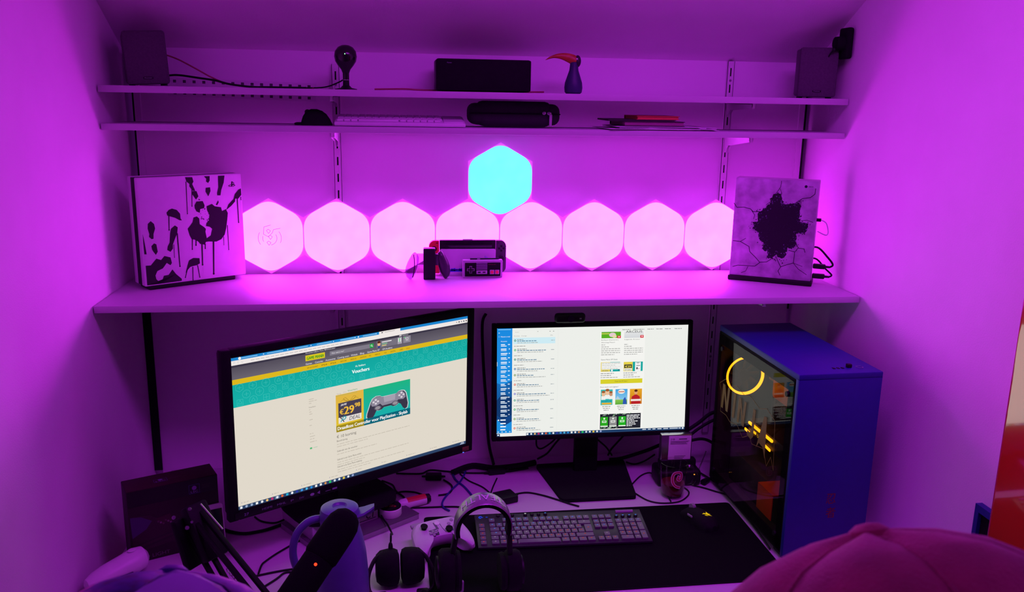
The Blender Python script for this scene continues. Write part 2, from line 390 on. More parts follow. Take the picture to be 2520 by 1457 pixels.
cable('low red cable lying on the top shelf beside the round camera', [Vector((-.33, -.11, Z1+.003)), Vector((-.29, -.12, Z1+.004)), Vector((-.24, -.125, Z1+.005)), Vector((-.19, -.12, Z1+.003)), Vector((-.05, -.1, Z1+.003)), Vector((.1, -.1, Z1+.003)), Vector((.16, -.12, Z1+.004))], .0025, M_redc)

o = thing('round_camera', 'black ball-shaped home camera on a flared stand on the top shelf', 'camera', (-.408, -.15, Z1))
MB().lathe([(.03, 0), (.03, .002), (.016, .005), (.009, .012), (.0085, .026)], 28).build('base', M_black, o)
MB().lathe([(.0088, .0275), (.009, .045), (.013, .055), (.022, .066), (.029, .077), (.0315, .09), (.029, .104), (.021, .115), (.010, .1205), (.0, .1215)], 32).build('head', M_blackg, o)
MB().lathe([(.0091, .0262), (.0091, .0276)], 16).build('ring', M_steel, o)
MB().cyl((.0, -.0312, .096), (.0, -.0318, .096), .0014, seg=10).build('status_light', emit('green_led', (.25, 1, .35), 3.), o)
cable('thin black power cable of the round camera', [Vector((-.412, -.145, Z1+.03)), Vector((-.43, -.13, Z1+.02)), Vector((-.47, -.12, Z1+.006)), Vector((-.53, -.11, Z1+.003))], .002)

o = thing('centre_speaker', 'wide black speaker box with small lettering on the top shelf', 'speaker', (-.022, -.17, Z1))
MB().box((0, .06, .0465), (.272, .12, .089), .008, seg=3).build('cabinet', M_black, o)
MB().box((0, -.003, .0465), (.268, .008, .085), .003).build('grille', M_blackm, o)
f = Flat(); f.text('Pioneer', -.105, .078, .0032, '#8F88A5', shear=.2); f.build('lettering', M_print, o, T(0, -.0072, 0))
for sx in (-.11, .11): MB().cyl((sx, .03, 0), (sx, .03, .003), .01).build('foot', M_black, o)

o = thing('toucan_figure', 'small dark blue toucan figure with a big orange beak', 'figurine', (.241, -.15, Z1))
M_tou = mat('toucan_blue', (.02, .028, .085), .5, noise=.15); M_beak = mat('toucan_beak', (.42, .10, .015), .45, noise=.2, nscale=70)
MB().lathe([(.020, 0), (.025, .005), (.0265, .018), (.025, .032), (.019, .05), (.0135, .066), (.012, .078), (.0115, .088), (.0, .095)], 24).build('body', M_tou, o)
MB().ball((.010, 0, .092), (.010, .012, .017)).build('head', mat('toucan_head', (.012, .012, .018), .5, noise=.1), o)
bp = smooth([(.014, 0, .100), (.002, 0, .109), (-.022, 0, .114), (-.048, 0, .112), (-.070, 0, .104), (-.084, 0, .094)], 4)
bs = [Vector((.004, 0, .083)), Vector((-.006, 0, .082)), Vector((-.018, 0, .088)), Vector((-.04, 0, .097)), Vector((-.062, 0, .099)), Vector((-.084, 0, .093))]; bs = smooth(bs, 4)
MB().ring([[tuple((a+b)/2+(a-b)/2*math.cos(t)+Vector((0, .011*(1-.75*i/20)*math.sin(t), 0))) for t in [2*pi*k/12 for k in range(12)]] for i, (a, b) in enumerate(zip(bp, bs))]).build('beak', M_beak, o)
for sx in (-1, 1): MB().ball((.006+sx*.0, sx*.0105, .098), .0028, 10, 8).build('eye', M_white, o)

o = thing('wall_camera', 'black clip-mounted device on the right wall above the speaker', 'camera', (1.044, -.215, 2.098))
MB().box((-.012, 0, 0), (.02, .055, .088), .007, seg=3).build('back_plate', M_blackm, o)
MB().cyl((-.02, 0, 0), (-.045, .0, 0), .021, .018, 20).build('lens_barrel', M_blackm, o)
MB().ball((-.046, .0, -.018), .006, 12, 8).build('joint', M_black, o)
MB().tube(smooth([(-.045, 0, -.02), (-.052, .01, -.03), (-.05, .03, -.06), (-.02, .05, -.12)], 6), .002, 6).build('cord', M_cable, o)

# ------------------------------------------------------------------ middle shelf things
o = thing('computer_mouse', 'black ergonomic mouse on the middle shelf', 'mouse', (-.49, -.16, Z2))
prof = [(.0, .0, .014, .026), (.004, .0, .026, .031), (.012, .0, .038, .034), (.026, .002, .0445, .034), (.042, .004, .0445, .034), (.056, .005, .040, .032), (.068, .006, .031, .030), (.077, .008, .018, .025), (.083, .01, .005, .016)]
rings = []
for x, y, h, w in prof:
    rings.append([(x-.042, w*math.cos(t), max(0, h*math.sin(t))) for t in [pi*k/10 for k in range(11)]]+[(x-.042, w*math.cos(t), 0) for t in [pi-pi*k/4 for k in range(1, 4)]])
MB().ring(rings).build('shell', M_blackm, o)
MB().box((-.046, .0, .004), (.03, .05, .007), .003).build('thumb_rest', M_blackm, o)
MB().cyl((-.026, -.004, .036), (-.026, .004, .036), .0075, seg=14).build('scroll_wheel', M_black, o)

o = thing('white_keyboard', 'slim white keyboard lying on the middle shelf', 'keyboard', (-.258, -.155, Z2))
KT = T(0, 0, .0145) @ RX(.13)
MB().box((0, 0, 0), (.364, .128, .011), .004, KT).build('case', M_white, o)
km = MB().box((0, 0, .0032), (.0172, .016, .006), .0015, seg=1).mesh('key', M_white)
for r in range(5):
    for c in range(15):
        if r == 0 and 3 <= c <= 8: continue
        q = link('key', km, o); q.matrix_local = KT @ T(-.166+.0192*c+(.005 if r % 2 else 0), -.045+.0195*r, .0055)
q = MB().box((0, 0, .0032), (.110, .016, .006), .0015).build('space_bar', M_white, o); q.matrix_local = KT @ T(-.0605, -.045, .0055)
MB().box((.148, 0, .0062), (.055, .112, .003), .001, KT).build('number_pad', M_white, o)
for sx in (-1, 1): MB().box((sx*.15, .05, .007), (.02, .008, .0135), .001).build('foot', M_white, o)

M_case = mat('case_cloth', (.010, .010, .014), .75, noise=.2, nscale=200, bump=.3, bscale=700)
o = thing('zip_case', 'black rounded zip case with a pale zipper pull on the middle shelf', 'case', (.070, -.16, Z2))
MB().box((0, .045, .038), (.266, .11, .061), .022, seg=4).box((0, .045, .039), (.215, .114, .072), .02, seg=3).build('shell', M_case, o)
MB().tube([(-.132, -.0, .040), (-.13, -.0115, .040), (-.1, -.0125, .0405), (.1, -.0125, .0405), (.13, -.0115, .040), (.132, 0, .04)], .002, 6).build('zipper', M_blackm, o)
MB().ball((.083, -.0145, .043), (.006, .003, .005), 10, 8).ball((.098, -.0145, .0425), (.007, .003, .005), 10, 8).build('zip_slider', M_steel, o)
MB().box((.102, -.0155, .024), (.008, .002, .034), .001, RX(.06)).build('zip_pull', mat('zip_pull', (.45, .42, .46), .5, noise=.05), o)

o = thing('paper_stack', 'loose stack of white papers on the middle shelf', 'papers', (.50, -.14, Z2))
M_paper = mat('paper', (.72, .70, .74), .8, noise=.03, nscale=15)
for i, (dx, dy, rz, w) in enumerate(((-.015, 0, .02, .29), (.02, .01, -.06, .29), (-.04, -.01, .05, .27), (.03, 0, -.1, .25), (-.01, .005, .03, .26), (.05, .01, .08, .21), (-.02, 0, -.02, .25))):
    MB().box((dx, dy, .0006+i*.0016), (w, .19, .0012), 0, RZ(rz)).build('sheet', M_paper, o)
def book(name, label, x, z, w, d, t, cov, rz=0, y=-.14):
    b = thing(name, label, 'book', (x, y, z), rz)
    MB().box((0, 0, .0008), (w, d, .0016)).build('back_cover', cov, b); MB().box((0, 0, t-.0008), (w, d, .0016)).build('front_cover', cov, b)
    MB().box((0, d/2-.0008, t/2), (w, .0016, t-.002)).build('spine', cov, b)
    MB().box((0, -.001, t/2), (w-.006, d-.008, t-.0034)).build('pages', M_bookp if name != 'notebook' else M_org, b)
    return b
M_bookp = mat('pink_page_edge', (.30, .10, .20), .8, noise=.05, nscale=60); M_org = mat('orange_page_edge', (.62, .12, .06), .75, noise=.06, nscale=60)
M_dkb = mat('dark_book_cover', (.02, .012, .022), .6, noise=.1); M_orgc = mat('orange_cover', (.6, .09, .06), .6, noise=.06)
zz = Z2+.0117
book('hardback_book', 'dark hardback book with pinkish page edges on the papers', .468, zz, .182, .16, .0135, M_dkb, .02)
book('thin_black_book', 'thin black book sticking out under the orange notebook', .435, zz+.0137, .20, .15, .0045, M_dkb, -.02)
book('notebook', 'orange notebook on top of the book pile', .482, zz+.0184, .128, .14, .0105, M_orgc, .01)
# ------------------------------------------------------------------ bottom shelf: the two big consoles
M_cons = mat('console_white', (.70, .66, .72), .45, noise=.03, nscale=30)
PW, PH = .295, .298
o = thing('white_console', 'white game console with black handprints and drips standing on edge at the left', 'game console', (-.962, -.247, Z3), .60)
MB().box((PW/2, .012, .012+PH/2), (PW, .024, PH), .003).build('front_slab', M_cons, o)
MB().box((PW/2, .038, .012+PH/2), (PW-.001, .0285, PH-.002), .001).build('middle_slab', M_black, o)
MB().box((PW/2, .065, .012+PH/2), (PW, .026, PH), .003).build('rear_slab', M_cons, o)
MB().box((PW/2-.01, .038, .006), (PW*.85, .07, .012), .003).build('stand', M_black, o)
h = homog([(300, 165), (1360, 118), (1425, 1160), (385, 1312)], [(.004, PH-.003), (PW-.002, PH-.003), (PW-.002, .003), (.004, .003)])
f = Flat(); INK = '#0B0714'
hands = [[(820,690),(850,650),(870,620),(880,570),(915,558),(940,580),(945,640),(990,670),(1010,690),(1005,720),(1020,790),(1060,760),(1075,690),(1050,668),(1010,660),(1015,630),(1040,600),(1045,540),(1020,490),(1015,450),(1070,425),(1100,450),(1165,460),(1175,500),(1215,480),(1235,520),(1230,590),(1220,680),(1205,750),(1170,800),(1120,825),(1040,825),(1010,830),(1000,860),(950,850),(930,825),(890,805),(865,805),(840,760)],
 [(790,143),(865,143),(878,190),(865,215),(890,270),(895,290),(870,285),(835,240),(838,215),(805,190)], [(870,290),(910,290),(930,345),(905,380),(870,330),(860,310)], [(985,134),(1045,132),(1045,180),(1030,205),(1008,190),(1010,160)], [(1005,255),(1050,250),(1055,290),(1033,345),(1003,295)],
 [(1130,130),(1197,127),(1190,200),(1165,280),(1158,335),(1125,335),(1122,310),(1135,250)], [(1366,262),(1371,330),(1340,370),(1310,370),(1308,400),(1270,445),(1235,475),(1218,490),(1240,430),(1290,375),(1305,320),(1340,275)],
 [(890,440),(910,400),(975,395),(995,440),(990,470),(950,480),(945,520),(910,505),(893,470)], [(1135,385),(1140,410),(1125,438),(1110,435)], [(930,372),(952,380),(935,388)],
 [(597,520),(620,490),(655,475),(705,490),(740,530),(745,580),(760,600),(735,600),(690,575),(640,560),(605,550)], [(400,640),(430,610),(465,640),(477,690),(460,750),(460,800),(440,805),(412,780),(415,750),(398,690)],
 [(437,880),(465,850),(490,860),(505,940),(485,975),(465,950),(445,920)], [(345,750),(362,830),(387,970),(362,970),(352,860)], [(635,740),(645,690),(685,655),(715,675),(710,740),(690,790),(665,860),(665,905),(640,940),(605,920),(610,880),(630,840)],
 [(376,1095),(430,1090),(490,1015),(540,1030),(575,985),(640,1000),(655,1060),(640,1085),(600,1060),(560,1120),(500,1150),(480,1200),(490,1240),(540,1288),(570,1200),(620,1190),(660,1130),(700,1180),(760,1230),(760,1252),(560,1284),(392,1308)],
 [(820,1080),(835,1030),(880,1003),(945,1005),(950,1060),(920,1080),(880,1090),(850,1100),(825,1130),(800,1170)]]
for q in hands: f.poly([h(*p) for p in q], INK)
for x0, y0, x1, y1, w in ((800,190,817,530,8),(862,260,864,450,8),(1330,370,1348,620,10),(1366,350,1368,380,8),(870,805,870,910,10),(908,810,908,865,12),(970,850,978,1075,14),(1005,850,1005,900,10),(1090,820,1095,1170,16),(1195,770,1198,860,5),(1232,650,1250,910,7),(622,540,625,705,10),(710,740,740,1095,12),(675,860,682,1000,6),(875,1100,878,1240,9),(925,1080,950,1210,9),(820,1120,798,1215,9)):
    a, b = Vector(h(x0, y0)), Vector(h(x1, y1)); ww = w*.00030
    f.poly([(a.x-ww/2, a.y), (b.x-ww*.4, b.y), (b.x+ww*.4, b.y), (a.x+ww/2, a.y)], INK); f.disc(b.x, b.y, ww*.62, INK, 1, 10)
for k in range(26):
    q = h(random.uniform(935, 1050), random.uniform(470, 610)); s_ = random.uniform(.0006, .0022); f.poly([(q[0]+s_*random.uniform(.5, 1.2)*math.cos(t), q[1]+s_*random.uniform(.4, 1.2)*math.sin(t)) for t in (0, 1.2, 2.5, 3.8, 5)], INK)
def P2(*p): return h(*p)
f.poly([h(1268,188),(h(1280,190)),h(1278,245),h(1266,242)], INK); f.line([h(1280,195),h(1292,203),h(1292,218),h(1280,218)], .0018, INK); f.line([h(1266,222),h(1240,234),h(1252,242),h(1270,238)], .0016, INK); f.line([h(1278,228),h(1298,222),h(1306,230),h(1284,242)], .0016, INK)
f.build('handprint_graphic', M_print, o, T(0, -.0003, .012))

XW, XH = .24, .30
M_conc = mat('concrete_print', (.40, .37, .45), .6, noise=.32, nscale=28)
o = thing('grey_console', 'console with a cracked concrete print standing upright at the right end of the shelf', 'game console', (.751, -.162, Z3), -.5175)
MB().box((XW/2, .03, .015+XH/2), (XW, .06, XH), .002).build('body', mat('console_grey', (.45, .42, .48), .5, noise=.08, nscale=25), o)
MB().box((XW/2, -.0005, .015+XH/2), (XW-.001, .003, XH-.001), .001).build('face_plate', M_conc, o)
MB().box((XW/2+.001, .03, .0075), (XW+.008, .075, .015), .003).build('stand', M_black, o)
h = homog([(278, 145), (1122, 190), (1045, 1185), (222, 1107)], [(0, XH), (XW, XH), (XW, 0), (0, 0)])
f = Flat(); DK = '#0D0A18'
star = [(510,490),(580,450),(600,420),(635,400),(640,350),(670,310),(735,315),(750,380),(765,410),(850,410),(920,390),(945,440),(930,500),(915,560),(940,590),(1010,600),(1010,680),(960,705),(900,705),(890,770),(895,830),(850,860),(800,850),(790,930),(750,960),(700,920),(660,945),(600,950),(610,880),(550,860),(560,800),(520,760),(510,700),(455,650),(465,600),(500,580)]
jag = []
for i, p in enumerate(star):
    q = star[(i+1) % len(star)]
    for t in (0, .25, .5, .75): jag.append((p[0]+(q[0]-p[0])*t+random.uniform(-9, 9), p[1]+(q[1]-p[1])*t+random.uniform(-9, 9)))
f.poly([h(*p) for p in jag], DK)
for k in range(420):
    e_ = random.randrange(len(star)); p, q = star[e_], star[(e_+1) % len(star)]; t = random.random(); g_ = random.gauss(-.06, .10)
    x, y = p[0]+(q[0]-p[0])*t, p[1]+(q[1]-p[1])*t; x += (x-720)*g_; y += (y-640)*g_; s_ = random.uniform(.0006, .0026); q = h(x, y)
    f.poly([(q[0]+s_*random.uniform(.4, 1.3)*math.cos(t), q[1]+s_*random.uniform(.4, 1.3)*math.sin(t)) for t in (0, 1.2, 2.5, 3.8, 5)], DK if g_ > 0 else random.choice(['#6A5A86', '#4A3A66', '#2A2140', DK]), 2)
for k in range(60):
    q = h(720+random.gauss(0, 90), 640+random.gauss(0, 100)); a_ = random.uniform(0, 6.28); l_ = random.uniform(.002, .009)
    f.line([q, (q[0]+l_*math.cos(a_), q[1]+l_*math.sin(a_))], .0006, random.choice(['#221A38', '#2A2244', '#181228']), 3)
for cr, w in (([(735,185),(730,240),(705,275),(680,310),(640,380),(585,420)], 5), ([(720,260),(735,285),(738,320)], 4), ([(262,400),(290,440),(360,440),(430,460),(455,485),(530,485)], 6), ([(435,470),(470,520),(460,555)], 5), ([(870,410),(950,360),(1030,350),(1075,315),(1080,260)], 6), ([(940,370),(935,420)], 5), ([(920,580),(1000,575),(1060,595)], 5),
    ([(255,772),(330,780),(420,830),(430,885),(480,930),(530,990),(600,985),(660,950)], 6), ([(330,780),(385,750)], 5), ([(530,990),(480,1025),(310,1015),(260,1030)], 6), ([(410,1030),(390,1075),(345,1090)], 5), ([(690,930),(720,990),(745,1035),(715,1075),(740,1120)], 6), ([(745,1035),(800,1015),(870,1000),(885,890),(820,870)], 6), ([(870,1000),(960,1035)], 4), ([(870,1000),(920,1060),(1005,1115)], 5), ([(890,800),(920,850),(975,860),(985,895)], 6), ([(885,890),(915,850)], 5)):
    f.line([h(p[0]+random.uniform(-2, 2), p[1]+random.uniform(-2, 2)) for p in cr], w*.00028, DK, 2)
q = h(985, 240); f.disc(q[0], q[1], .0042, '#1A1430', 2); f.text('XBOX', q[0]+.007, q[1]-.0018, .0036, '#2A2140', 2)
f.build('crack_graphic', M_print, o, T(0, -.0021, .015))
for z, l, nm in ((.198, .016, 'usb_plug'),):
    MB().box((XW+.006, .03, z), (.014, .012, .009), .001).build(nm, M_black, o)
for z in (.058, .028): MB().box((XW+.02, .03, z), (.036, .018, .014), .003).cyl((XW+.036, .03, z), (XW+.052, .03, z), .004, .003, 10).build('power_plug', M_black, o)
R_ = Matrix.Translation((.751, -.162, Z3)) @ RZ(-.5175)
cable('thin pale charging cable looping from the right console', [R_ @ Vector(p) for p in ((XW+.013, .03, .198), (XW+.028, .028, .19), (XW+.036, .025, .165), (XW+.03, .022, .155), (XW+.005, .055, .16))], .0016, M_white)
cable('black cable at the upper plug of the right console', [R_ @ Vector(p) for p in ((XW+.05, .03, .058), (XW+.058, .034, .066), (XW+.04, .05, .085), (XW+.008, .064, .11), (XW-.03, .075, .10))], .003)
cable('black cable at the lower plug of the right console', [R_ @ Vector(p) for p in ((XW+.05, .03, .028), (XW+.057, .036, .034), (XW+.035, .055, .05), (XW+.004, .068, .075), (XW-.04, .08, .06))], .0026)

# ------------------------------------------------------------------ handheld console in its dock, grip and small pad
M_dock = mat('dock_white', (.62, .55, .66), .45, noise=.02); M_joyr = mat('joycon_red', (.75, .03, .05), .42, noise=.04); M_joyg = mat('joycon_grey', (.05, .045, .055), .5, noise=.06)
o = thing('console_dock', 'white console dock with a blue stripe behind the controllers', 'dock', (-.056, -.055, Z3))
MB().prism(rrect(.171, .082, .005, 4, 0, .041), -.017, -.008).prism(rrect(.171, .07, .004, 4, 0, .035), .008, .02).box((0, -.002, .006), (.17, .034, .012), .002).build('shell', M_dock, o)
f = Flat(); f.rect(-.0845, .0025, .0845, .019, '#2A48C8')
for k in range(22): f.disc(-.08+.0077*k, .019, .0030+.001*(k % 3), '#2A48C8', 1, 8)
f.poly([(.052, .049), (.066, .052), (.0545, .062)], '#A9A8E0'); f.rect(.052, .046, .0535, .062, '#8D8CC8', 2)
f.build('dock_print', M_print, o, T(0, -.0172, 0))
o = thing('handheld_console', 'handheld console standing in the dock with red and grey side controllers', 'handheld console', (-.056, -.055, Z3))
MB().box((0, -.001, .058), (.173, .0135, .102), .002).build('screen_body', M_black, o)
MB().box((0, -.0082, .0955), (.15, .001, .022), .0004).build('screen', M_blackg, o)
for sx, m in ((-1, M_joyr), (1, M_joyg)):
    j = MB().prism([(sx*x, z) for x, z in [(.0875, .006), (.0875, .108)]+[(.101-.0+.018*math.cos(t), .0895+.0185*math.sin(t)) for t in [pi/2-pi/2*k/6 for k in range(7)]]+[(.101+.018*math.cos(t), .0245+.0185*math.sin(t)) for t in [-pi/2*k/6 for k in range(7)]]], -.009, .006).build('side_controller', m, o)
    zs = .083 if sx < 0 else .052
    MB().cyl((sx*.104, -.009, zs), (sx*.104, -.015, zs), .0075, .0085, 18).build('thumb_stick', M_black, j)
    for dx, dz in ((0, .007), (0, -.007), (.007, 0), (-.007, 0)): MB().cyl((sx*.104+dx, -.0088, .135-zs+dz), (sx*.104+dx, -.0108, .135-zs+dz), .0032, seg=12).build('button', M_black, j)
    MB().box((sx*.0945, -.0092, .1005), (.006, .0015, .0016)).build('small_button', M_black, j)
MB().box((.0, -.001, .1098), (.03, .006, .0015)).build('top_vent', M_black, o)

M_clear = glass_mat('smoky_clear_plastic', (.50, .42, .56), .6); M_dclear = mat('smoky_plastic', (.035, .025, .045), .35, noise=.1)
o = thing('controller_grip', 'dark controller grip with two curved smoky handles standing upright', 'controller grip', (-.176, -.118, Z3), -.05)
MB().box((0, 0, .0475), (.036, .03, .095), .003).build('centre_block', M_black, o)
def handle(sx, dx, dy, m, z0, z1, wdt):
    out = []
    for t, rx, x in ((0, .004, .0), (.1, .011, -.001), (.25, .016, .001), (.45, .0175, .004), (.65, .0165, .009), (.82, .013, .013), (.94, .008, .014), (1, .002, .014)):
        cx = dx+sx*(.028-x); z = z0+(z1-z0)*t
        out.append([(cx+rx*wdt*math.cos(a), dy+.015*min(1, rx/.012)*math.sin(a), z) for a in [2*pi*k/14 for k in range(14)]])
    return MB().ring(out).build('handle', m, o)
handle(-1, -.029, -.01, M_clear, .001, .083, 1.0); handle(1, .020, .006, M_dclear, .001, .086, 1.0)
MB().box((-.027, .0, .06), (.022, .018, .035), .003).build('left_bridge', M_clear, o); MB().box((.022, .002, .06), (.012, .018, .035), .003).build('right_bridge', M_dclear, o)
MB().tube(smooth([(-.046, -.020, .078), (-.044, -.022, .05), (-.046, -.022, .025), (-.05, -.019, .008)], 5), .0014, 6).build('handle_seam', M_black, o)

M_nes = mat('pad_grey', (.42, .38, .45), .5, noise=.04); M_nred = mat('pad_red', (.75, .05, .08), .45)
o = thing('classic_game_pad', 'small rectangular grey game pad with two red buttons leaning upright', 'game controller', (-.014, -.1, Z3), .03)
MB().box((0, 0, .0275), (.122, .02, .055), .002, RX(-.03)).build('body', M_nes, o)
MB().box((0, -.0105, .026), (.109, .002, .042), .0006).build('face', M_blackm, o)
MB().box((-.037, -.0122, .026), (.0225, .0016, .0075), .0005).box((-.037, -.0122, .026), (.0075, .0016, .0225), .0005).build('pad_cross_rim', M_nes, o)
MB().box((-.037, -.0135, .026), (.020, .003, .0055), .0008).box((-.037, -.0135, .026), (.0055, .003, .020), .0008).build('direction_pad', M_black, o)
for k in range(4): MB().box((-.003, -.012, .0455-.0058*k), (.0335, .001, .0042)).build('stripe', mat('stripe_grey%d' % k, (.16, .12, .20), .6, noise=.03), o)
b = MB().box((-.003, -.012, .018), (.033, .0014, .011), .0005).build('select_panel', M_nes, o)
for dx in (-.008, .007): MB().box((-.003+dx, -.0135, .018), (.009, .002, .0035), .0009).build('pill_button', M_black, o)
for dx in (.0285, .044):
    MB().box((dx, -.0118, .018), (.0135, .0012, .0135), .0005).build('button_plate', M_nes, o)
    MB().cyl((dx, -.0118, .018), (dx, -.0150, .018), .005, .0047, 18).build('red_button', M_nred, o)
f = Flat(); f.text('Nintendo', .018, .0405, .0026, '#7A1030', w=.022); f.build('lettering', M_print, o, T(0, -.0118, 0))
o = thing('stylus', 'thin dark pen lying across the top of the small game pad', 'pen', (-.006, -.1, Z3+.0565), .03)
MB().cyl((-.046, 0, .0006), (.040, 0, .0006), .0028, .0024, 10).build('barrel', M_blackg, o); MB().cyl((.040, 0, .0006), (.046, 0, .0006), .0024, .0006, 10).build('point', M_black, o)
MB().box((-.02, -.0026, .001), (.009, .0012, .002)).build('clip', M_steel, o)

# ------------------------------------------------------------------ screens
def monitor(name, label, c, yw, tilt, w, hh, bl, bt, br, bb):
    o = thing(name, label, 'monitor', (c[0], c[1], DESK), yw)
    M0 = T(0, 0, c[2]-DESK) @ RX(-tilt)
    bez = MB()
    bez.box((-w/2-bl/2, .004, (bt-bb)/2), (bl, .022, hh+bt+bb), .003, M0).box((w/2+br/2, .004, (bt-bb)/2), (br, .022, hh+bt+bb), .003, M0)
    bez.box((0, .004, hh/2+bt/2), (w+.002, .0216, bt), .003, M0).box((0, .004, -hh/2-bb/2), (w+.002, .0216, bb), .003, M0)
    bez.build('bezel', M_blackm, o)
    MB().box(((br-bl)/2, .028, (bt-bb)/2), (w+bl+br-.01, .03, hh+bt+bb-.01), .01, M0).build('back_shell', M_black, o)
    return o, M0
def uv2(w, hh): return lambda u, v: ((u-.5)*w, (.5-v)*hh)
# left screen: a web shop page
LW = .697; LH = LW*9/16
oL, ML = monitor('large_monitor', 'large black monitor showing a web shop page, angled on the left', (-.3721, -.4747, 1.1203), .5608, -.0148, LW, LH, .025, .021, .022, .026)
k = uv2(LW, LH)
def R_(f, u0, v0, u1, v1, c, L=1): a = k(u0, v1); b = k(u1, v0); f.rect(a[0], a[1], b[0], b[1], c, L)
def X_(f, s, u, v, h, c, L=3, **a): p = k(u, v); f.text(s, p[0], p[1], h*LH_, c, L, **a)
LH_ = LH
MB().box((0, -.0012, 0), (LW, .0016, LH), 0, ML).build('panel', emit('page_glow', '#E1D9CB', 1.), oL)
f = Flat()
R_(f, 0, 0, 1, .021, '#1C84CE'); R_(f, .58, 0, .675, .021, '#EFE8E6', 2); R_(f, 0, .019, 1, .049, '#EFE8E6', 1)
for i in range(6): R_(f, .035+.095*i, .0075, .035+.095*i+.06, .0125, '#8CC4EC', 2); R_(f, .115+.09*i, .007, .119+.09*i, .013, '#CFE6F7', 2)
p = k(.031, .010); f.disc(p[0], p[1], .0035, '#F2F2F2', 3); R_(f, .225, .006, .233, .014, '#B8446A', 3); R_(f, .488, .006, .493, .014, '#F6F6FA', 3); R_(f, .59, .007, .597, .013, '#3A3A44', 3); R_(f, .605, .008, .65, .012, '#B8B0B0', 3)
for i in range(3): p = k(.012+.014*i, .034); f.line([(p[0]+.002*math.cos(t), p[1]+.002*math.sin(t)) for t in [i+.9*q for q in range(6)]], .0004, '#A8A0A0', 2)
for i in range(20): R_(f, .07+.018*i, .0325, .07+.018*i+.014, .036, '#B9B1B0', 2)
for i in range(5): p = k(.945+.012*i, .034); f.disc(p[0], p[1], .0022, ['#B5ACAA', '#30303A', '#8A8490', '#3A3A50', '#4A3030'][i], 2, 8)
R_(f, 0, .049, 1, .140, ['#6A6470', '#4E4856'], 1); R_(f, 0, .049, 1, .062, '#3A3546', 2); R_(f, 0, .14, 1, .172, '#DDB81E', 1)
R_(f, 0, .172, 1, .319, ['#18B2AA', '#12A69E'], 1)
X_(f, 'Klantenservice', .275, .060, .0085, '#D8D4DC', w=.028); X_(f, 'Game Mania XP', .312, .060, .0085, '#D8D4DC', w=.031); X_(f, 'Winkelzoeker', .351, .060, .0085, '#D8D4DC', w=.030)
R_(f, .274, .072, .351, .109, '#E8D022', 2); R_(f, .2755, .0745, .3495, .1065, '#D6C81E', 3); X_(f, 'GAME MANIA', .279, .101, .0205, '#109028', 4, w=.047, bold=.0006)
R_(f, .371, .074, .539, .103, '#807A88', 2); X_(f, 'Waar zoek je naar?', .378, .093, .0105, '#E4E0E6', 3, w=.036); R_(f, .539, .074, .555, .103, '#1FA648', 2)
p = k(.5465, .087); f.line(ngon(10, .0022, 0, p[0], p[1]), .0007, '#FFFFFF', 3, True); f.line([(p[0]+.0016, p[1]-.0016), (p[0]+.0036, p[1]-.0036)], .0008, '#FFFFFF', 3)
R_(f, .569, .066, .660, .113, '#77717F', 2); p = k(.579, .086); f.disc(p[0], p[1], .0045, '#E8B088', 3, 14, .006); f.poly([(p[0]-.0048, p[1]+.002), (p[0]-.0046, p[1]+.007), (p[0], p[1]+.0085), (p[0]+.0046, p[1]+.007), (p[0]+.0048, p[1]+.002)], '#5A2A1C', 4); R_(f, .5735, .1, .5845, .113, '#2A3A90', 3)
for i, q in enumerate(('#F0ECF0', '#8AC89A', '#E0D080')): R_(f, .592, .074+.0125*i, .592+(.043, .024, .02)[i], .080+.0125*i, q, 3)
R_(f, .662, .066, .682, .113, '#A9A4B0', 2); R_(f, .6655, .072, .677, .098, '#E6EBE4', 3); R_(f, .669, .072, .673, .098, '#60B880', 4); R_(f, .688, .066, .722, .113, '#8C8694', 2)
p = k(.703, .088); f.line([(p[0]-.005, p[1]+.004), (p[0]-.003, p[1]+.004), (p[0]-.001, p[1]-.002), (p[0]+.005, p[1]-.002), (p[0]+.006, p[1]+.003), (p[0]-.002, p[1]+.003)], .0008, '#FFFFFF', 3); f.disc(p[0]-.0005, p[1]-.0042, .0008, '#FFFFFF', 3); f.disc(p[0]+.0045, p[1]-.0042, .0008, '#FFFFFF', 3); f.disc(p[0]-.0055, p[1]+.0055, .0018, '#30C060', 3)
R_(f, .670, .052, .681, .059, '#E8E0E4', 3); X_(f, 'Nederland', .685, .060, .0085, '#D8D4DC', w=.018)
for s, u, w in (('Games', .274, .017), ('Consoles', .311, .022), ('Accessoires', .353, .028), ('Coming soon', .402, .033), ('Winkels', .458, .019), ('Blog', .497, .012), ('Game Mania XP', .528, .037), ('GM Academy', .594, .031)): X_(f, s, u, .134, .0125, '#EDE9EF', w=w)
for s, u, w in (('XP ACCOUNT', .279, .030), ('PS4', .337, .015), ('PS5', .374, .015), ('XBOX ONE', .413, .018), ('XBOX SX', .455, .018), ('SWITCH', .497, .018), ('PC', .536, .006), ('MERCH', .561, .015), ('TCG', .602, .007), ('DIGITAL', .630, .016), ('USED', .671, .011), ): X_(f, s, u, .161, .0095, '#4A3E18', 3, w=w)
X_(f, 'SALE', .702, .161, .0095, '#C03A18', 3, w=.011)
random.seed(3); LC = '#4CC8C0'
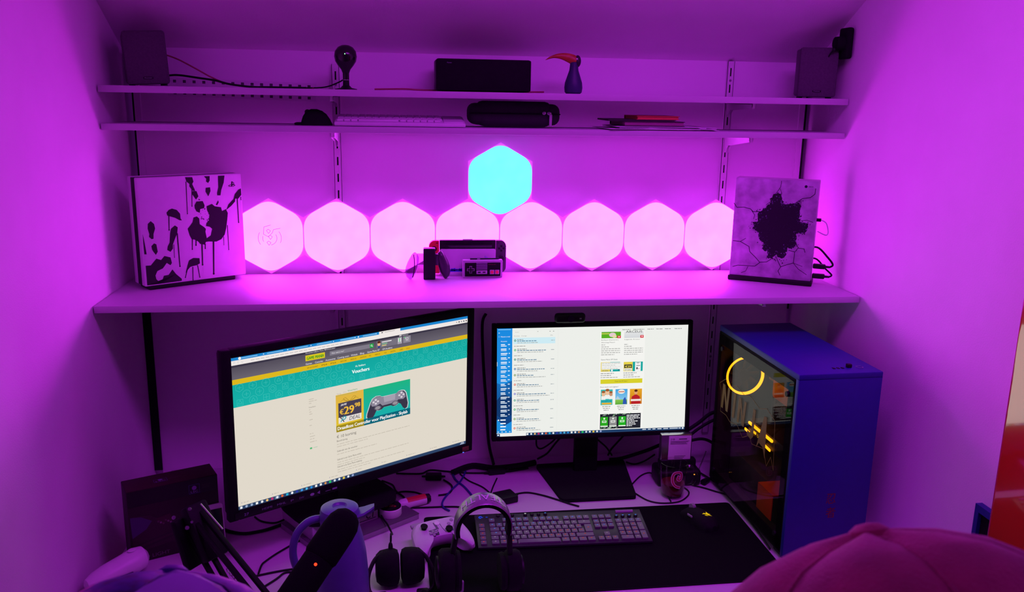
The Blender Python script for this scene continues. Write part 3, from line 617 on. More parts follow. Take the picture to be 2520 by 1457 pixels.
for r_, vv in ((0, .196), (1, .245), (2, .292)):
    for i in range(21):
        u = .025+.048*i+(.024 if r_ == 1 else 0)
        if u > .985 or (.44 < u < .56 and vv < .27): continue
        p = k(u, vv); n = random.choice([4, 6, 6, 8, 20]); rr = .0105; w = .0006
        f.line(ngon(n, rr, pi/2 if n == 6 else pi/4, p[0], p[1]), w, LC, 2, True)
        t = random.random()
        if t < .33: f.line(ngon(3, rr*.55, pi/2, p[0], p[1]), w, LC, 2, True)
        elif t < .66: f.line([(p[0]-rr*.5, p[1]), (p[0]+rr*.5, p[1])], w, LC, 2); f.line([(p[0], p[1]-rr*.5), (p[0], p[1]+rr*.5)], w, LC, 2)
        else: f.line(ngon(10, rr*.5, 0, p[0], p[1]), w, LC, 2, True)
X_(f, 'Hi, Robbert', .498, .217, .014, '#FFFFFF', 3, al='c', w=.030); X_(f, 'Vouchers', .498, .257, .026, '#FFFFFF', 4, al='c', w=.052, bold=.0007)
X_(f, 'Terug', .395, .382, .0095, '#B0A89C', w=.013); X_(f, 'Alles', .421, .379, .0095, '#C4BCB0', w=.011); X_(f, 'Vouchers', .441, .376, .012, '#3CA060', w=.029); R_(f, .392, .3905, .482, .3935, '#58A878', 2)
def sk(f, pts, c, L):      # banner pictures are drawn in banner coordinates
    f.poly([k(.391+.329*x, .385+.262*y) for x, y in pts], c, L)
R_(f, .391, .385, .509, .647, ['#DFC22E', '#E2B445'], 2); R_(f, .509, .385, .720, .647, ['#18AEB2', '#20B482'], 2)
R_(f, .391, .601, .509, .647, '#A08A1C', 4); R_(f, .509, .601, .720, .647, '#0C6478', 4)
X_(f, 'Draadloze Controller voor PlayStation - Skylab', .396, .634, .0245, '#FFFFFF', 6, w=.216, bold=.0005)
for sg in (-1, 1): p = k(.449, .445); f.line([p, (p[0]+sg*.012, p[1]+.012), (p[0]+sg*.019, p[1]+.010), (p[0]+sg*.011, p[1]+.003), p], .0007, '#8A6410', 3); f.line([p, (p[0]+sg*.020, p[1]+.007), (p[0]+sg*.027, p[1]+.003)], .0006, '#8A6410', 3)
R_(f, .401, .445, .499, .548, '#453E52', 3); R_(f, .401, .548, .499, .590, '#E6E0DA', 3)
p = k(.412, .468); f.text('39,98', p[0], p[1], .006, '#EDE8EA', 4, w=.016); f.line([(p[0]-.001, p[1]+.001), (p[0]+.017, p[1]+.005)], .0009, '#EDE8EA', 5)
X_(f, '€', .406, .528, .038, '#F0BE40', 4, w=.011, bold=.0012); X_(f, '29', .424, .532, .057, '#F0BE40', 5, w=.0285, bold=.002); X_(f, '98', .470, .497, .031, '#F0BE40', 5, w=.0155, bold=.0012)
p = k(.408, .582); f.line([(p[0]+.002, p[1]+.001), (p[0]+.010, p[1]+.014), (p[0]+.015, p[1]+.014), (p[0]+.017, p[1]+.010), (p[0]+.013, p[1]+.006), (p[0]+.008, p[1]+.006)], .0024, '#1A9AA8', 4); f.line([(p[0]+.001, p[1]+.013), (p[0]+.004, p[1]+.009)], .0024, '#2A2836', 4); f.line([(p[0]+.007, p[1]+.005), (p[0]+.011, p[1])], .0024, '#2A2836', 4)
X_(f, 'DEAL', .446, .581, .027, '#2A2836', 4, w=.033, shear=.18)
cp_ = [(.40,.78),(.405,.70),(.43,.56),(.455,.42),(.48,.33),(.53,.28),(.58,.29),(.61,.33),(.80,.33),(.83,.28),(.87,.27),(.91,.29),(.935,.36),(.95,.50),(.965,.66),(.955,.78),(.925,.81),(.895,.76),(.865,.64),(.835,.60),(.80,.65),(.76,.66),(.73,.62),(.63,.62),(.60,.67),(.56,.68),(.53,.66),(.50,.78),(.47,.86),(.435,.87),(.41,.84)]
cx_, cy_ = sum(p[0] for p in cp_)/len(cp_), sum(p[1] for p in cp_)/len(cp_)
sk(f, [(cx_+(x-cx_)*1.045, cy_+(y-cy_)*1.06) for x, y in cp_], '#C4CCD0', 3); sk(f, cp_, '#3A3548', 4)
sk(f, [(.455,.47),(.475,.34),(.53,.29),(.58,.30),(.62,.34),(.80,.34),(.83,.29),(.88,.28),(.915,.34),(.935,.47),(.90,.52),(.83,.50),(.80,.56),(.61,.57),(.58,.50),(.52,.54),(.47,.53)], '#8E8799', 5)
sk(f, [(.625,.33),(.79,.32),(.785,.48),(.635,.49)], '#A7A0B0', 6)
for x, y in ((.545, .60), (.785, .58)):
    for r_, c in ((.062, '#5A5366'), (.044, '#989199')): sk(f, [(x+r_*.8*math.cos(t), y+r_*1.05*math.sin(t)) for t in [2*pi*i/14 for i in range(14)]], c, 7 if r_ > .05 else 8)
for x, y in ((.52, .37), (.52, .47), (.49, .42), (.55, .42), (.875, .33), (.875, .45), (.845, .39), (.905, .39)): sk(f, [(x+.016*math.cos(t), y+.028*math.sin(t)) for t in [2*pi*i/10 for i in range(10)]], '#D9D2DA', 7)
X_(f, '€ 10 korting', .392, .690, .021, '#6A645E', w=.058)
for s, v in (('Beschrijving', .716), ('Gebruik van de voucher', .789), ('Gebruik in een Game Mania winkel', .850), ('Gebruik in de Game Mania webshop', .903)): X_(f, s, .392, v, .0125, '#6E675F', w={.716: .031, .789: .061, .850: .072, .903: .074}[v])
GT = '#C3BAAC'
def para(f, u, v, w, n, h=.0042, c=GT, L=2):
    for j in range(n):
        x = u; ww = w*(1 if j < n-1 else random.uniform(.25, .7))
        while x < u+ww:
            d = random.uniform(.006, .022); R_(f, x, v+j*.0165-h/2, min(x+d, u+ww), v+j*.0165+h/2, c, L); x += d+.0032
for v, n, w in ((.735, 2, .325), (.806, 1, .325), (.866, 2, .32), (.919, 2, .3)): para(f, .392, v, w, n)
for v, w in ((.372, .04), (.386, .05), (.40, .042), (.443, .018), (.459, .024), (.474, .02), (.513, .05), (.552, .03), (.61, .04), (.630, .075), (.648, .06), (.668, .055)): para(f, .282, v, w, 1)
X_(f, 'Vouchers', .281, .431, .010, '#8A8378', w=.019); R_(f, .281, .706, .290, .718, '#58B878', 2); R_(f, .295, .709, .312, .715, '#BFD0B8', 2)
for i in range(9): para(f, .02+.115*i, .958, .055, 1); R_(f, .012+.115*i, .953, .015+.115*i, .962, '#B8AFB8', 2)
R_(f, 0, .977, 1, 1, '#2E4468', 4); ICL = ['#E8ECF4', '#9FB0D0', '#9FB0D0', '#F4F4F4', '#F0F0F0', '#F0C070', '#C03070', '#E8E8F0', '#E8642E', '#28B0D8', '#F2F2F6', '#3038A8', '#3C90E0', '#50B8E8', '#2A8CE0', '#F4F0EC', '#F4F0EC', '#D89050', '#28C860', '#D8E4E8', '#E6EEF6', '#E8C848', '#E8E8F0', '#9AA8D8']
for i, c in enumerate(ICL): p = k(.0105+.0194*i, .9885); (f.disc(p[0], p[1], .0033, c, 5, 12) if i % 3 else f.rect(p[0]-.003, p[1]-.003, p[0]+.003, p[1]+.003, c, 5))
R_(f, .137, .978, .155, 1, '#5D7394', 4.6); R_(f, .975, .981, .99, .986, '#C8D2E4', 5); R_(f, .970, .990, .992, .995, '#C8D2E4', 5)
f.build('screen_image', M_screen, oL, ML @ T(0, -.0023, 0))
# lettering strip on the lower bezel and the stand
s = MB().box((-.26*LW, -.0078, -LH/2-.0135), (.225, .0012, .017), .0003, ML @ T(-.066, 0, 0)); s.build('sticker', M_black, oL)
f = Flat()
for t, x, w in (('HDMI', -.245, .026), ('MHL', -.205, .024), ('P', -.168, .008), ('2W', -.145, .014)): f.text(t, x, 0, .006, '#8C84A4', 1, w=w)
f.disc(-.108, .003, .006, '#9A92B2', 1, 12, .004); f.poly([(-.094, .003), (-.086, .008), (-.086, -.002)], '#8C84A4'); f.rect(-.07, 0, -.055, .0012, '#8C84A4'); f.rect(-.05, -.001, -.036, .004, '#8C84A4'); f.text('27', -.292, -.001, .007, '#9A80C0', 1, w=.012)
f.build('bezel_lettering', M_print, oL, ML @ T(-.045, -.0086, -LH/2-.016))
MB().box((LW/2-.004, -.0075, -LH/2-.014), (.024, .001, .014), .0004, ML).build('power_label', mat('label_brown', (.16, .07, .03), .5, noise=.4, nscale=120), oL)
MB().box((LW/2-.012, -.0076, -LH/2-.0235), (.004, .0012, .0015), 0, ML).build('power_light', emit('blue_led', (.1, .25, 2), 1.5), oL)
Ms = T(.0, .0, 0)
MB().bar((-.02, .055, .07), (-.02, .06, .33), .07, .03, .008).box((-.02, .05, .30), (.16, .03, .16), .01).build('stand_neck', M_black, oL)
MB().slab(rrect(.30, .22, .08, 8, -.02, .10), .0605, .072).build('stand_base', M_blackm, oL)

# right screen: a mail program
RW = .597; RHh = RW*9/16; LH_ = RHh
oR, MR = monitor('right_monitor', 'black monitor showing an e-mail program, facing forward beside the computer', (.3206, -.2081, 1.0844), .0137, .0762, RW, RHh, .0145, .0145, .0145, .0145)
k = uv2(RW, RHh)
MB().box((0, -.0012, 0), (RW, .0016, RHh), 0, MR).build('panel', emit('mail_glow', '#EDEFEA', 1.), oR)
f = Flat()
R_(f, 0, 0, .078, .969, ['#1F8FE0', '#1B8AE0'], 1); sh = [(0, .50), (.03, .52), (.06, .495), (.078, .48), (.078, .86), (.04, .90), (0, .84)]
f.poly([k(*p) for p in sh], ['#1668B4', '#1668B4', '#1866B0', '#185FA8', '#123F80', '#123C7C', '#12407E'], 2); f.poly([k(*p) for p in ((0, .66), (.03, .60), (.078, .64), (.078, .80), (.03, .84), (0, .80))], '#12386E', 3)
R_(f, .006, .008, .07, .014, '#8FC8F2', 4); R_(f, .008, .038, .014, .044, '#D8ECFA', 4); X_(f, '+', .008, .081, .013, '#E8F4FC', 5); X_(f, 'Nieuwe e-mail', .019, .080, .011, '#FFFFFF', 5, w=.028); X_(f, 'Accounts', .019, .122, .011, '#FFFFFF', 5, w=.019)
for i in range(17):
    v = .148+.0405*i; w = random.uniform(.020, .034)
    R_(f, .020, v-.005, .020+w, v+.004, '#E4F0FA', 4); R_(f, .020, v+.009, .020+random.uniform(.024, .036), v+.017, '#CFE2F4', 4); R_(f, .060-random.choice([0, .004]), v-.005, .066, v+.003, '#E4F0FA', 4)
for i, v in enumerate((.845, .878, .907, .936)): R_(f, .019, v-.005, .019+random.uniform(.022, .032), v+.006, '#F4F9FD', 4)
R_(f, .006, .84, .013, .852, '#E4F0FA', 4); R_(f, 0, .305, .002, .345, '#FFFFFF', 4)
for i in range(4): p = k(.008+.02*i, .957); f.disc(p[0], p[1], .002, '#CFE2F4', 4, 8)
def tl(f, u, v, w, c, h=.006): 
    x = u
    while x < u+w: d = random.uniform(.006, .018); R_(f, x, v-h/2, min(x+d, u+w), v+h/2, c, 3); x += d+.0028
X_(f, 'Zoeken', .092, .040, .008, '#A8A8A4', w=.012); tl(f, .205, .034, .006, '#B8B8B4'); tl(f, .268, .034, .006, '#9A9A98'); tl(f, .286, .034, .006, '#9A9A98'); X_(f, 'Prioriteit', .087, .075, .0085, '#7A7A7A', w=.017); X_(f, 'Overige', .124, .075, .0085, '#7A7A7A', w=.016); X_(f, 'Alles', .272, .073, .0085, '#8A8A8A', w=.008)
R_(f, .083, .088, .299, .145, '#CDEBF4', 2)
for v, c in ((.113, '#128A72'), (.2, '#22B060'), (.287, '#128A72'), (.374, '#1A6AA8'), (.431, '#6A9030'), (.519, '#E0583A'), (.605, '#6A62C8'), (.665, '#20A080'), (.751, '#28B060'), (.84, '#6AA030'), (.927, '#E0583A')):
    p = k(.0925, v); f.disc(p[0], p[1], .0033, c, 3, 14); f.rect(p[0]-.0016, p[1]-.001, p[0]+.0016, p[1]+.001, '#F4F8F4', 4)
    tl(f, .103, v-.008, random.uniform(.03, .05), '#8E8E8E'); tl(f, .103, v+.005, random.uniform(.08, .15), '#4C7696', .0065); tl(f, .103, v+.021, random.uniform(.10, .17), '#AEB0AE'); tl(f, .277, v+.003, .018, '#A8B0B4')
    if v not in (.374, .605): tl(f, .087, v+.052, random.uniform(.02, .06), '#A6A6A4')
R_(f, .3125, .02, .3135, .97, '#E2E4DF', 2); R_(f, .533, .052, .77, .970, '#F4F4F0', 1)
for i, (u, w) in enumerate(((.652, .04), (.71, .055), (.785, .03), (.832, .03), (.878, .03), (.930, .035))): R_(f, u-.004, .030, u-.001, .036, '#707070', 3); tl(f, u, .034, w, '#8E8E8C')
R_(f, .539, .052, .641, .110, ['#58B020', '#5CA828'], 2); R_(f, .539, .062, .58, .074, '#B8C850', 3); p = k(.597, .080); f.disc(p[0], p[1], .011, '#E4C8D0', 3, 14, .007); p = k(.607, .094); f.disc(p[0], p[1], .007, '#E8D8A8', 4, 12, .005)
R_(f, .622, .088, .641, .112, '#D83844', 5); R_(f, .628, .094, .635, .104, '#F8D8DC', 6)
R_(f, .659, .054, .762, .112, ['#D4D6DA', '#E4E6E6'], 2); X_(f, 'ARCEUS', .667, .064, .022, '#30303A', 3, w=.052); R_(f, .744, .088, .762, .113, '#D83844', 5); R_(f, .75, .094, .757, .104, '#F8D8DC', 6)
X_(f, 'Brilliant Diamond |', .539, .131, .0095, '#4A4A4C', w=.053); X_(f, 'Shining Pearl', .539, .154, .0095, '#4A4A4C', w=.042); X_(f, 'Legends Arceus', .661, .130, .0095, '#4A4A4C', w=.048)
for u in (.539, .66):
    for i in range(6): tl(f, u, .172+.0185*i, (.02, .04, .1, .1, .1, .07)[i], '#9A9A98', .0055)
X_(f, 'Game Mania XP Deals', .539, .315, .0125, '#3A4A4C', w=.052); tl(f, .539, .29, .0, '#888888')
R_(f, .539, .334, .588, .423, '#E4D060', 2); R_(f, .588, .334, .641, .423, '#22A8A4', 2); R_(f, .543, .338, .652, .402, '#F2F2EE', 3)
for i in range(4): tl(f, .545, .346+.016*i, (.1, .07, .1, .085)[i], '#A8A8A4', .005)
X_(f, 'XP DEAL', .546, .419, .012, '#2A5A78', 4, w=.020); p = k(.598, .412); f.disc(p[0], p[1], .003, '#FFFFFF', 4, 10); R_(f, .63, .405, .638, .412, '#20306A', 4)
R_(f, .66, .336, .708, .425, '#E6D24A', 2); R_(f, .663, .360, .704, .394, '#3E3A38', 3); X_(f, '€29', .668, .389, .020, '#F0E040', 4, w=.018, bold=.0006); R_(f, .663, .396, .704, .421, '#EDE8D8', 3); X_(f, 'XP DEAL', .666, .417, .014, '#2A6A88', 4, w=.021)
R_(f, .708, .336, .762, .425, '#1AA8A0', 2); R_(f, .721, .340, .751, .424, '#F4F4F4', 3); R_(f, .728, .345, .744, .350, '#505060', 4); R_(f, .727, .37, .748, .375, '#404048', 4); R_(f, .728, .388, .735, .408, '#303038', 4); R_(f, .738, .40, .744, .406, '#D05060', 4)
for u in (.539, .66):
    for i in range(3): tl(f, u, .440+.019*i, (.07, .055, .09)[i], '#8A8A88' if i < 2 else '#A2A29E', .006)
R_(f, .539, .495, .762, .537, '#D8D02C', 2); X_(f, 'Check alle XP Deals >', .65, .521, .011, '#5A5A18', 3, al='c', w=.042); X_(f, 'Deze week verkrijgbaar!', .538, .572, .0115, '#5A6266', w=.058)
# three generic game covers
R_(f, .542, .591, .605, .738, '#35B8B4', 2)
for u, v, r_, c in ((.556, .632, .0085, '#E8B890'), (.577, .618, .0095, '#EDC09A'), (.596, .634, .0075, '#C89070')): p = k(u, v); f.disc(p[0], p[1], r_*.72, c, 3, 12, r_); f.disc(p[0], p[1]+r_*.75, r_*.7, '#A05A30', 4, 10, r_*.45); f.rect(p[0]-r_*.8, p[1]-r_*2.2, p[0]+r_*.8, p[1]-r_*.8, '#F0F0EC', 3)
X_(f, 'HOSPITAL', .546, .711, .019, '#148C98', 5, w=.033, bold=.0006); R_(f, .548, .716, .60, .732, '#E8B030', 4)
R_(f, .62, .591, .684, .690, ['#86C8EC', '#38A0E0'], 2); R_(f, .62, .69, .684, .737, ['#5AA83A', '#8CC850'], 2); f.poly([k(*p) for p in ((.62, .69), (.632, .655), (.648, .69))], '#B8D0DC', 3); f.poly([k(*p) for p in ((.66, .735), (.662, .69), (.672, .665), (.68, .70), (.682, .735))], '#3058B0', 4)
p = k(.652, .615); f.disc(p[0], p[1], .011, '#F4EEE4', 4, 14, .007); R_(f, .636, .612, .668, .620, '#C05038', 5)
R_(f, .697, .592, .762, .737, ['#C87018', '#E8A828'], 2); p = k(.7295, .625); f.disc(p[0], p[1], .0055, '#E0A070', 4, 12, .0075); f.disc(p[0], p[1]+.005, .0055, '#5A2A18', 5, 10, .004); f.poly([k(*p) for p in ((.704, .735), (.708, .665), (.7295, .642), (.75, .665), (.755, .735))], '#B82028', 3); R_(f, .703, .690, .757, .708, '#F0E8E0', 5); tl(f, .706, .699, .048, '#5A2020', .010)
for u in (.573, .652, .7295):
    for i in range(3): tl(f, u-.022+.004*i, .752+.017*i, .044-.008*i, '#8E8E8C', .006)
R_(f, .541, .824, .759, .966, '#22222E', 2)
for i in range(26): u = random.uniform(.543, .70); v = random.choice([random.uniform(.828, .848), random.uniform(.945, .964)]); a = k(u, v); f.line([a, (a[0]+.006, a[1]+.003)], .0012, random.choice(['#B8D8B8', '#6AA06A', '#D8E8D8']), 3)
for u0, c in ((.544, '#2AA81E'), (.591, '#8E8E8E'), (.640, '#24B024')): R_(f, u0, .851, u0+.039, .935, c, 4); R_(f, u0, .935, u0+.039, .946, '#E8F0E4', 4); p = k(u0+.0195, .868); f.disc(p[0], p[1], .003, '#E8F4E4', 5, 10); R_(f, u0+.008, .886, u0+.031, .906, '#F4F8F0', 5); R_(f, u0+.011, .891, u0+.028, .900, c, 6)
for i in range(8): tl(f, .683, .842+.0145*i, (.07, .065, .073, .04, .06, .045, .05, .03)[i], '#E8E8EC', .008)
R_(f, 0, .974, 1, 1, '#22406A', 4); R_(f, .017, .974, .153, 1, '#F0F0EE', 4.5); R_(f, .004, .981, .012, .993, '#E8F0F8', 5); tl(f, .035, .988, .05, '#C8C8C4')
for i, c in enumerate(ICL[3:]): p = k(.160+.0193*i, .986); (f.disc(p[0], p[1], .0030, c, 5, 12) if i % 3 else f.rect(p[0]-.0028, p[1]-.0028, p[0]+.0028, p[1]+.0028, c, 5))
for u, w in ((.770, .02), (.80, .015), (.825, .016), (.852, .022), (.884, .026), (.918, .045), (.967, .012)): R_(f, u, .980, u+w, .988, '#D8E2EE', 5)
p = k(.99, .985); f.disc(p[0], p[1], .0028, '#F0F4F8', 5, 10)
f.build('screen_image', M_screen, oR, MR @ T(0, -.0023, 0))
MB().box((.0, .06, .18), (.076, .026, .34), .006).box((.0, .05, .335), (.12, .03, .12), .008).build('stand_neck', M_black, oR)
MB().slab(roundpoly([(-.112, -.142), (.117, -.142), (.150, .125), (-.148, .117)], .012, 4), 0, .012, T(-.003, 0, 0)).build('stand_base', M_blackm, oR)
o = thing('webcam', 'small black webcam clipped on top of the right monitor', 'webcam', (.240, -.205, 1.2705), .0137)
MB().box((0, -.012, .0155), (.094, .024, .03), .010, seg=3).build('body', M_black, o); MB().cyl((0, -.024, .0155), (0, -.0265, .0155), .011, .0105, 20).build('lens', M_blackg, o)
MB().box((0, .012, .0), (.045, .04, .006), .002).box((0, .03, -.014), (.04, .006, .03), .002).build('clip', M_black, o); MB().box((.030, -.0245, .0155), (.006, .001, .004)).build('label_mark', M_grey, o)
# ------------------------------------------------------------------ desk
o = thing('desk', 'long white desk under the shelves holding screens and clutter', 'desk', (0, 0, 0))
MB().box((.024, -.492, DESK-.0141), (2.034, .976, .028), .0012).build('tabletop', M_shelf, o)
for x in (-.98, .98):
    for y in (-.92, -.08): MB().box((x, y, (DESK-.029)/2), (.05, .05, DESK-.029), .003).build('leg', M_metalw, o)

# ------------------------------------------------------------------ computer case
M_blue = mat('blue_steel', (.010, .020, .22), .5, noise=.04, nscale=60); M_orange = mat('orange_plastic', (.85, .16, .02), .4, noise=.05); M_inner = mat('case_inner', (.045, .042, .045), .6, noise=.2, nscale=30)
M_pcb = mat('motherboard', (.10, .09, .09), .55, noise=.5, nscale=70); M_yel = emit('yellow_glow', (4.2, 1.3, .02), 1., noise=.1, nscale=20); M_yel2 = emit('yellow_bar_glow', (2.4, 1.1, .02), 1.)
o = thing('computer_case', 'blue computer tower with a glass side glowing yellow inside', 'computer', (.8241, -.492, DESK), .0412)
W2, D2, HC = .115, .247, .516
MB().box((0, 0, HC-.009), (.23, .494, .018), .003).build('top_panel', M_blue, o)
MB().box((0, -D2+.008, HC/2-.001), (.23, .016, HC-.018), .003).build('front_panel', M_blue, o)
MB().box((W2-.002, .008, HC/2), (.004, .476, HC-.036), 0).build('right_panel', M_blue, o)
MB().box((0, D2-.003, HC/2), (.222, .006, HC-.036), 0).build('rear_panel', M_inner, o)
MB().box((0, .008, .024), (.222, .476, .012), 0).build('bottom_panel', M_inner, o)
for x in (-.09, .09):
    for y in (-.2, .2): MB().box((x, y, .009), (.03, .05, .018), .004).build('foot', M_black, o)
xg = -W2+.003
fr = MB()
fr.box((xg, .0, HC-.037), (.004, .478, .038)).box((xg, .0, .036), (.004, .478, .036)).box((xg, D2-.0075, HC/2), (.004, .013, HC-.04)).box((xg, -D2+.033, HC/2), (.004, .034, HC-.04))
fr.build('glass_border', M_blackm, o)
MB().box((xg-.0035, .008, HC/2), (.003, .470, HC-.05)).build('glass_panel', glass_mat('smoked_glass', (.80, .78, .76), .28), o)
for y in (.21, -.2):
    for z in (.06, .45): MB().cyl((xg-.004, y, z), (xg-.009, y, z), .007, seg=14).build('glass_screw', M_black, o)
MB().box((.075, .01, .29), (.003, .46, .42)).build('board_tray', M_inner, o)
MB().box((.070, .095, .335), (.004, .245, .29)).build('motherboard', M_pcb, o)
for y, z, a, b, h in ((.12, .38, .07, .07, .012), (.19, .42, .03, .14, .03), (.02, .40, .01, .13, .035), (.0, .40, .01, .13, .035), (.10, .26, .2, .02, .01), (.10, .22, .2, .02, .01), (.05, .29, .05, .05, .01)): MB().box((.068-h/2, y, z), (h, a, b), .002).build('board_part', M_pcb, o)
MB().box((.02, -.005, .075), (.17, .44, .11), .003).build('power_supply_cover', M_inner, o)
MB().box((-.01, -.035, .245), (.115, .28, .045), .006).build('graphics_card', M_black, o)
g = MB().box((-.072, .016, .259), (.006, .150, .008), .002).build('card_light_bar', M_yel, o)
for y0, y1 in ((.115, .066), (-.01, -.05)): MB().bar((-.0715, y0, .230), (-.0715, y1, .228), .004, .008, .002).build('card_light', M_yel, o)
MB().box((-.0695, .055, .240), (.002, .016, .006)).build('card_badge', M_yel2, o)
f = Flat(); f.line(ngon(12, .004, 0, 0, 0), .0015, '#E8B010', 1, True); f.build('card_emblem', M_screen, o, T(-.0716, .03, .2395) @ RZ(-pi/2))
# rear fan with a glowing ring
fx, fz = -.038, .362; fy = D2-.034
fan = MB().prism(rrect(.124, .124, .012), 0, .024, T(fx, fy, fz))
fan = MB().ring([[(fx+r_*math.cos(t), y, fz+r_*math.sin(t)) for t in [2*pi*i/40 for i in range(40)]] for r_, y in ((.060, fy), (.060, fy+.024), (.053, fy+.024), (.053, fy), (.060, fy))], cap0=False, cap1=False); fan.build('fan_frame', M_black, o)
MB().ring([[(fx+r_*math.cos(t), y, fz+r_*math.sin(t)) for t in [2*pi*i/48 for i in range(48)]] for r_, y in ((.0600, fy-.0005), (.0600, fy-.008), (.0535, fy-.002), (.0535, fy-.0005))], cap0=False, cap1=False).build('fan_light_ring', M_yel, o)
MB().cyl((fx, fy+.002, fz), (fx, fy+.02, fz), .019, seg=24).build('fan_hub', M_inner, o)
for i in range(9):
    a = 2*pi*i/9; MB().box((.034, 0, 0), (.034, .0015, .024), 0, T(fx, fy+.012, fz) @ RY(-a) @ RX(.6)).build('fan_blade', M_inner, o)
# orange brackets
MB().prism(roundpoly([(.0, .0), (.105, -.0), (.105, .06), (.0, .06)], .012, 4), 0, .003, T(.02, .14, .318) @ RZ(-pi/2)).build('cable_bar', M_orange, o)
MB().box((.035, .035, .348), (.034, .004, .06), .001).build('cable_bar_edge', M_orange, o)
MB().box((-.0665, -.11, .1425), (.083, .088, .004), .001).box((-.1065, -.11, .107), (.003, .088, .075), .001).build('orange_cover', M_orange, o)
random.seed(11)
for i in range(5):
    y = -.12+.025*i
    MB().tube(smooth([(.06, y+.05, .30), (.02, y, .25+.01*i), (-.02+.01*i, y-.03, .20), (.01, y-.01, .135)], 6), .003, 6).build('inner_cable', M_cable, o)
f = Flat(); LY = '#8A7320'
NM = {'N': [[(0, 0), (.012, 0), (.016, .055), (.030, .0), (.042, 0), (.048, .085), (.036, .085), (.032, .03), (.018, .085), (.004, .085)]], 'I': [[(0, 0), (.013, 0), (.017, .085), (.004, .085)]],
      'J': [[(-.012, -.012), (.010, -.018), (.022, -.004), (.026, .085), (.012, .085), (.010, .008), (.002, .002), (-.010, .004)]], 'A': [[(-.004, -.03), (.010, -.006), (.030, -.010), (.045, -.04), (.040, .090), (.026, .088)]]}
x = 0; outl = []
for ch, ad, dz in (('N', .056, 0), ('I', .024, -.002), ('N', .060, -.003), ('J', .036, -.004), ('A', .05, -.004)):
    for q in NM[ch]: f.poly([(x+a*1.15, b*.9+dz) for a, b in q], LY, 1)
    x += ad*1.42
ol = [(-.02, .07), (.02, .095), (.06, .085), (.10, .10), (.15, .09), (.19, .10), (.25, .085), (.29, .10), (.34, .085), (.355, -.05), (.335, -.02), (.315, -.055), (.29, -.015), (.22, -.03), (.20, -.012), (.16, -.035), (.12, -.012), (.07, -.022), (.04, -.012), (.0, -.014), (-.005, .05)]
f.line(ol, .0016, '#6E5C1C', 1, True)
f.build('ninja_lettering', mat('etched_yellow', '#7A6618', .5, noise=.15, nscale=200, emis='#6A5410', estr=.0), o, T(xg-.0055, .192, .272) @ RZ(-pi/2))
f = Flat(); f.text('忍', -.013, .158-.012, .024, '#781028', 1, w=.027); f.text('者', -.010, .158-.052, .024, '#781028', 1, w=.027); f.build('front_lettering', M_print, o, T(.006, -D2-.0003, .016))
for x in (-.012, 0, .012): MB().box((x+.012, -.207, HC+.0006), (.006, .009, .0016)).build('port', M_black, o)
MB().box((.044, -.203, HC+.005), (.013, .011, .010), .002).build('usb_dongle', M_black, o)
MB().ring([[(.073+r_*math.cos(t), -.205+r_*math.sin(t), HC+h_) for t in [2*pi*i/24 for i in range(24)]] for r_, h_ in ((.0095, .0), (.0095, .001), (.0080, .001), (.0080, 0))], cap0=False, cap1=False).build('power_button', M_steel, o)

# ------------------------------------------------------------------ mat, keyboard, mouse
o = thing('desk_mat', 'large black desk mat under the keyboard and mouse', 'mat', (.2521, -.6168, DESK), .0087)
MB().slab(rrect(.9108, .4251, .012, 4), 0, .003).build('cloth', mat('mat_cloth', (.004, .004, .005), .95, noise=.2, nscale=300, bump=.3, bscale=900, spec=.08), o)
MB().tube([(x, y, .0022) for x, y in rrect(.9098, .4241, .012, 4)], .0012, 6, close=True).build('stitched_edge', M_blackm, o)

KW, KD = .475, .150
o = thing('keyboard', 'black mechanical keyboard with lit keys on the desk mat', 'keyboard', (.1707, -.5407, DESK+.003), -.0198)
MKb = RX(.129); TK = T(0, 0, .0105)
M_kplate = mat('keyboard_aluminium', (.045, .046, .055), .38, metal=.4, noise=.06, nscale=200); M_key = mat('key_plastic', (.13, .13, .145), .38, noise=.08, nscale=90)
MB().box((0, 0, .004), (KW, KD, .009), .002, TK @ MKb).build('plate', M_kplate, o)
for sx in (-1, 1): MB().box((sx*.2, .07, .0045), (.02, .012, .016), .002).build('foot', M_black, o)
keycache = {}
leg = Flat(); leg.EPS = 0
def key(x, y, w=1., hh=1., name='key', lc=None):
    kk = (w, hh)
    if kk not in keycache:
        a, b = w*.019-.0030, hh*.019-.0030
        keycache[kk] = MB().ring([[(p[0], p[1], z) for p in rrect(a*s_, b*s_, .0016, 2)] for s_, z in ((1, 0), (1, .0022), (.93, .0048))], cap0=False).mesh('key', M_key)
    M0 = TK @ MKb @ T(x, y, .0086)
    q = link(name, keycache[kk], o); q.matrix_local = M0
    if lc: leg.rect(x-.0022, y+.0012, x+.0022, y+.0036, lc)
x0, yb = -KW/2+.036, -KD/2+.0165
def lc(x, y): t = (x+KW/2)/KW*.6+(1-(y+KD/2)/KD)*.7; return '#4C7EE0' if t < .55 else ('#9A8AA0' if t < .7 else '#C0482A')
rows = [([1.25, 1.25, 1.25, 6.25, 1.25, 1.25, 1.25, 1.25]), ([1.25]+[1]*11+[2.75]), ([1.75]+[1]*12+[1.25]), ([1.5]+[1]*12+[1.5]), ([1]*13+[2])]
for r, row in enumerate(rows):
    x = x0
    for i, w in enumerate(row):
        cx = x+w*.0095; yy = yb+.019*r
        if r == 2 and i == 13: key(cx+.0, yy+.0095, 1.25, 2, lc=lc(cx, yy))
        elif r == 3 and i == 13: pass
        else: key(cx, yy, w, lc=None if w > 6 else lc(cx, yy))
        x += w*.019
yf = yb+.019*5+.004
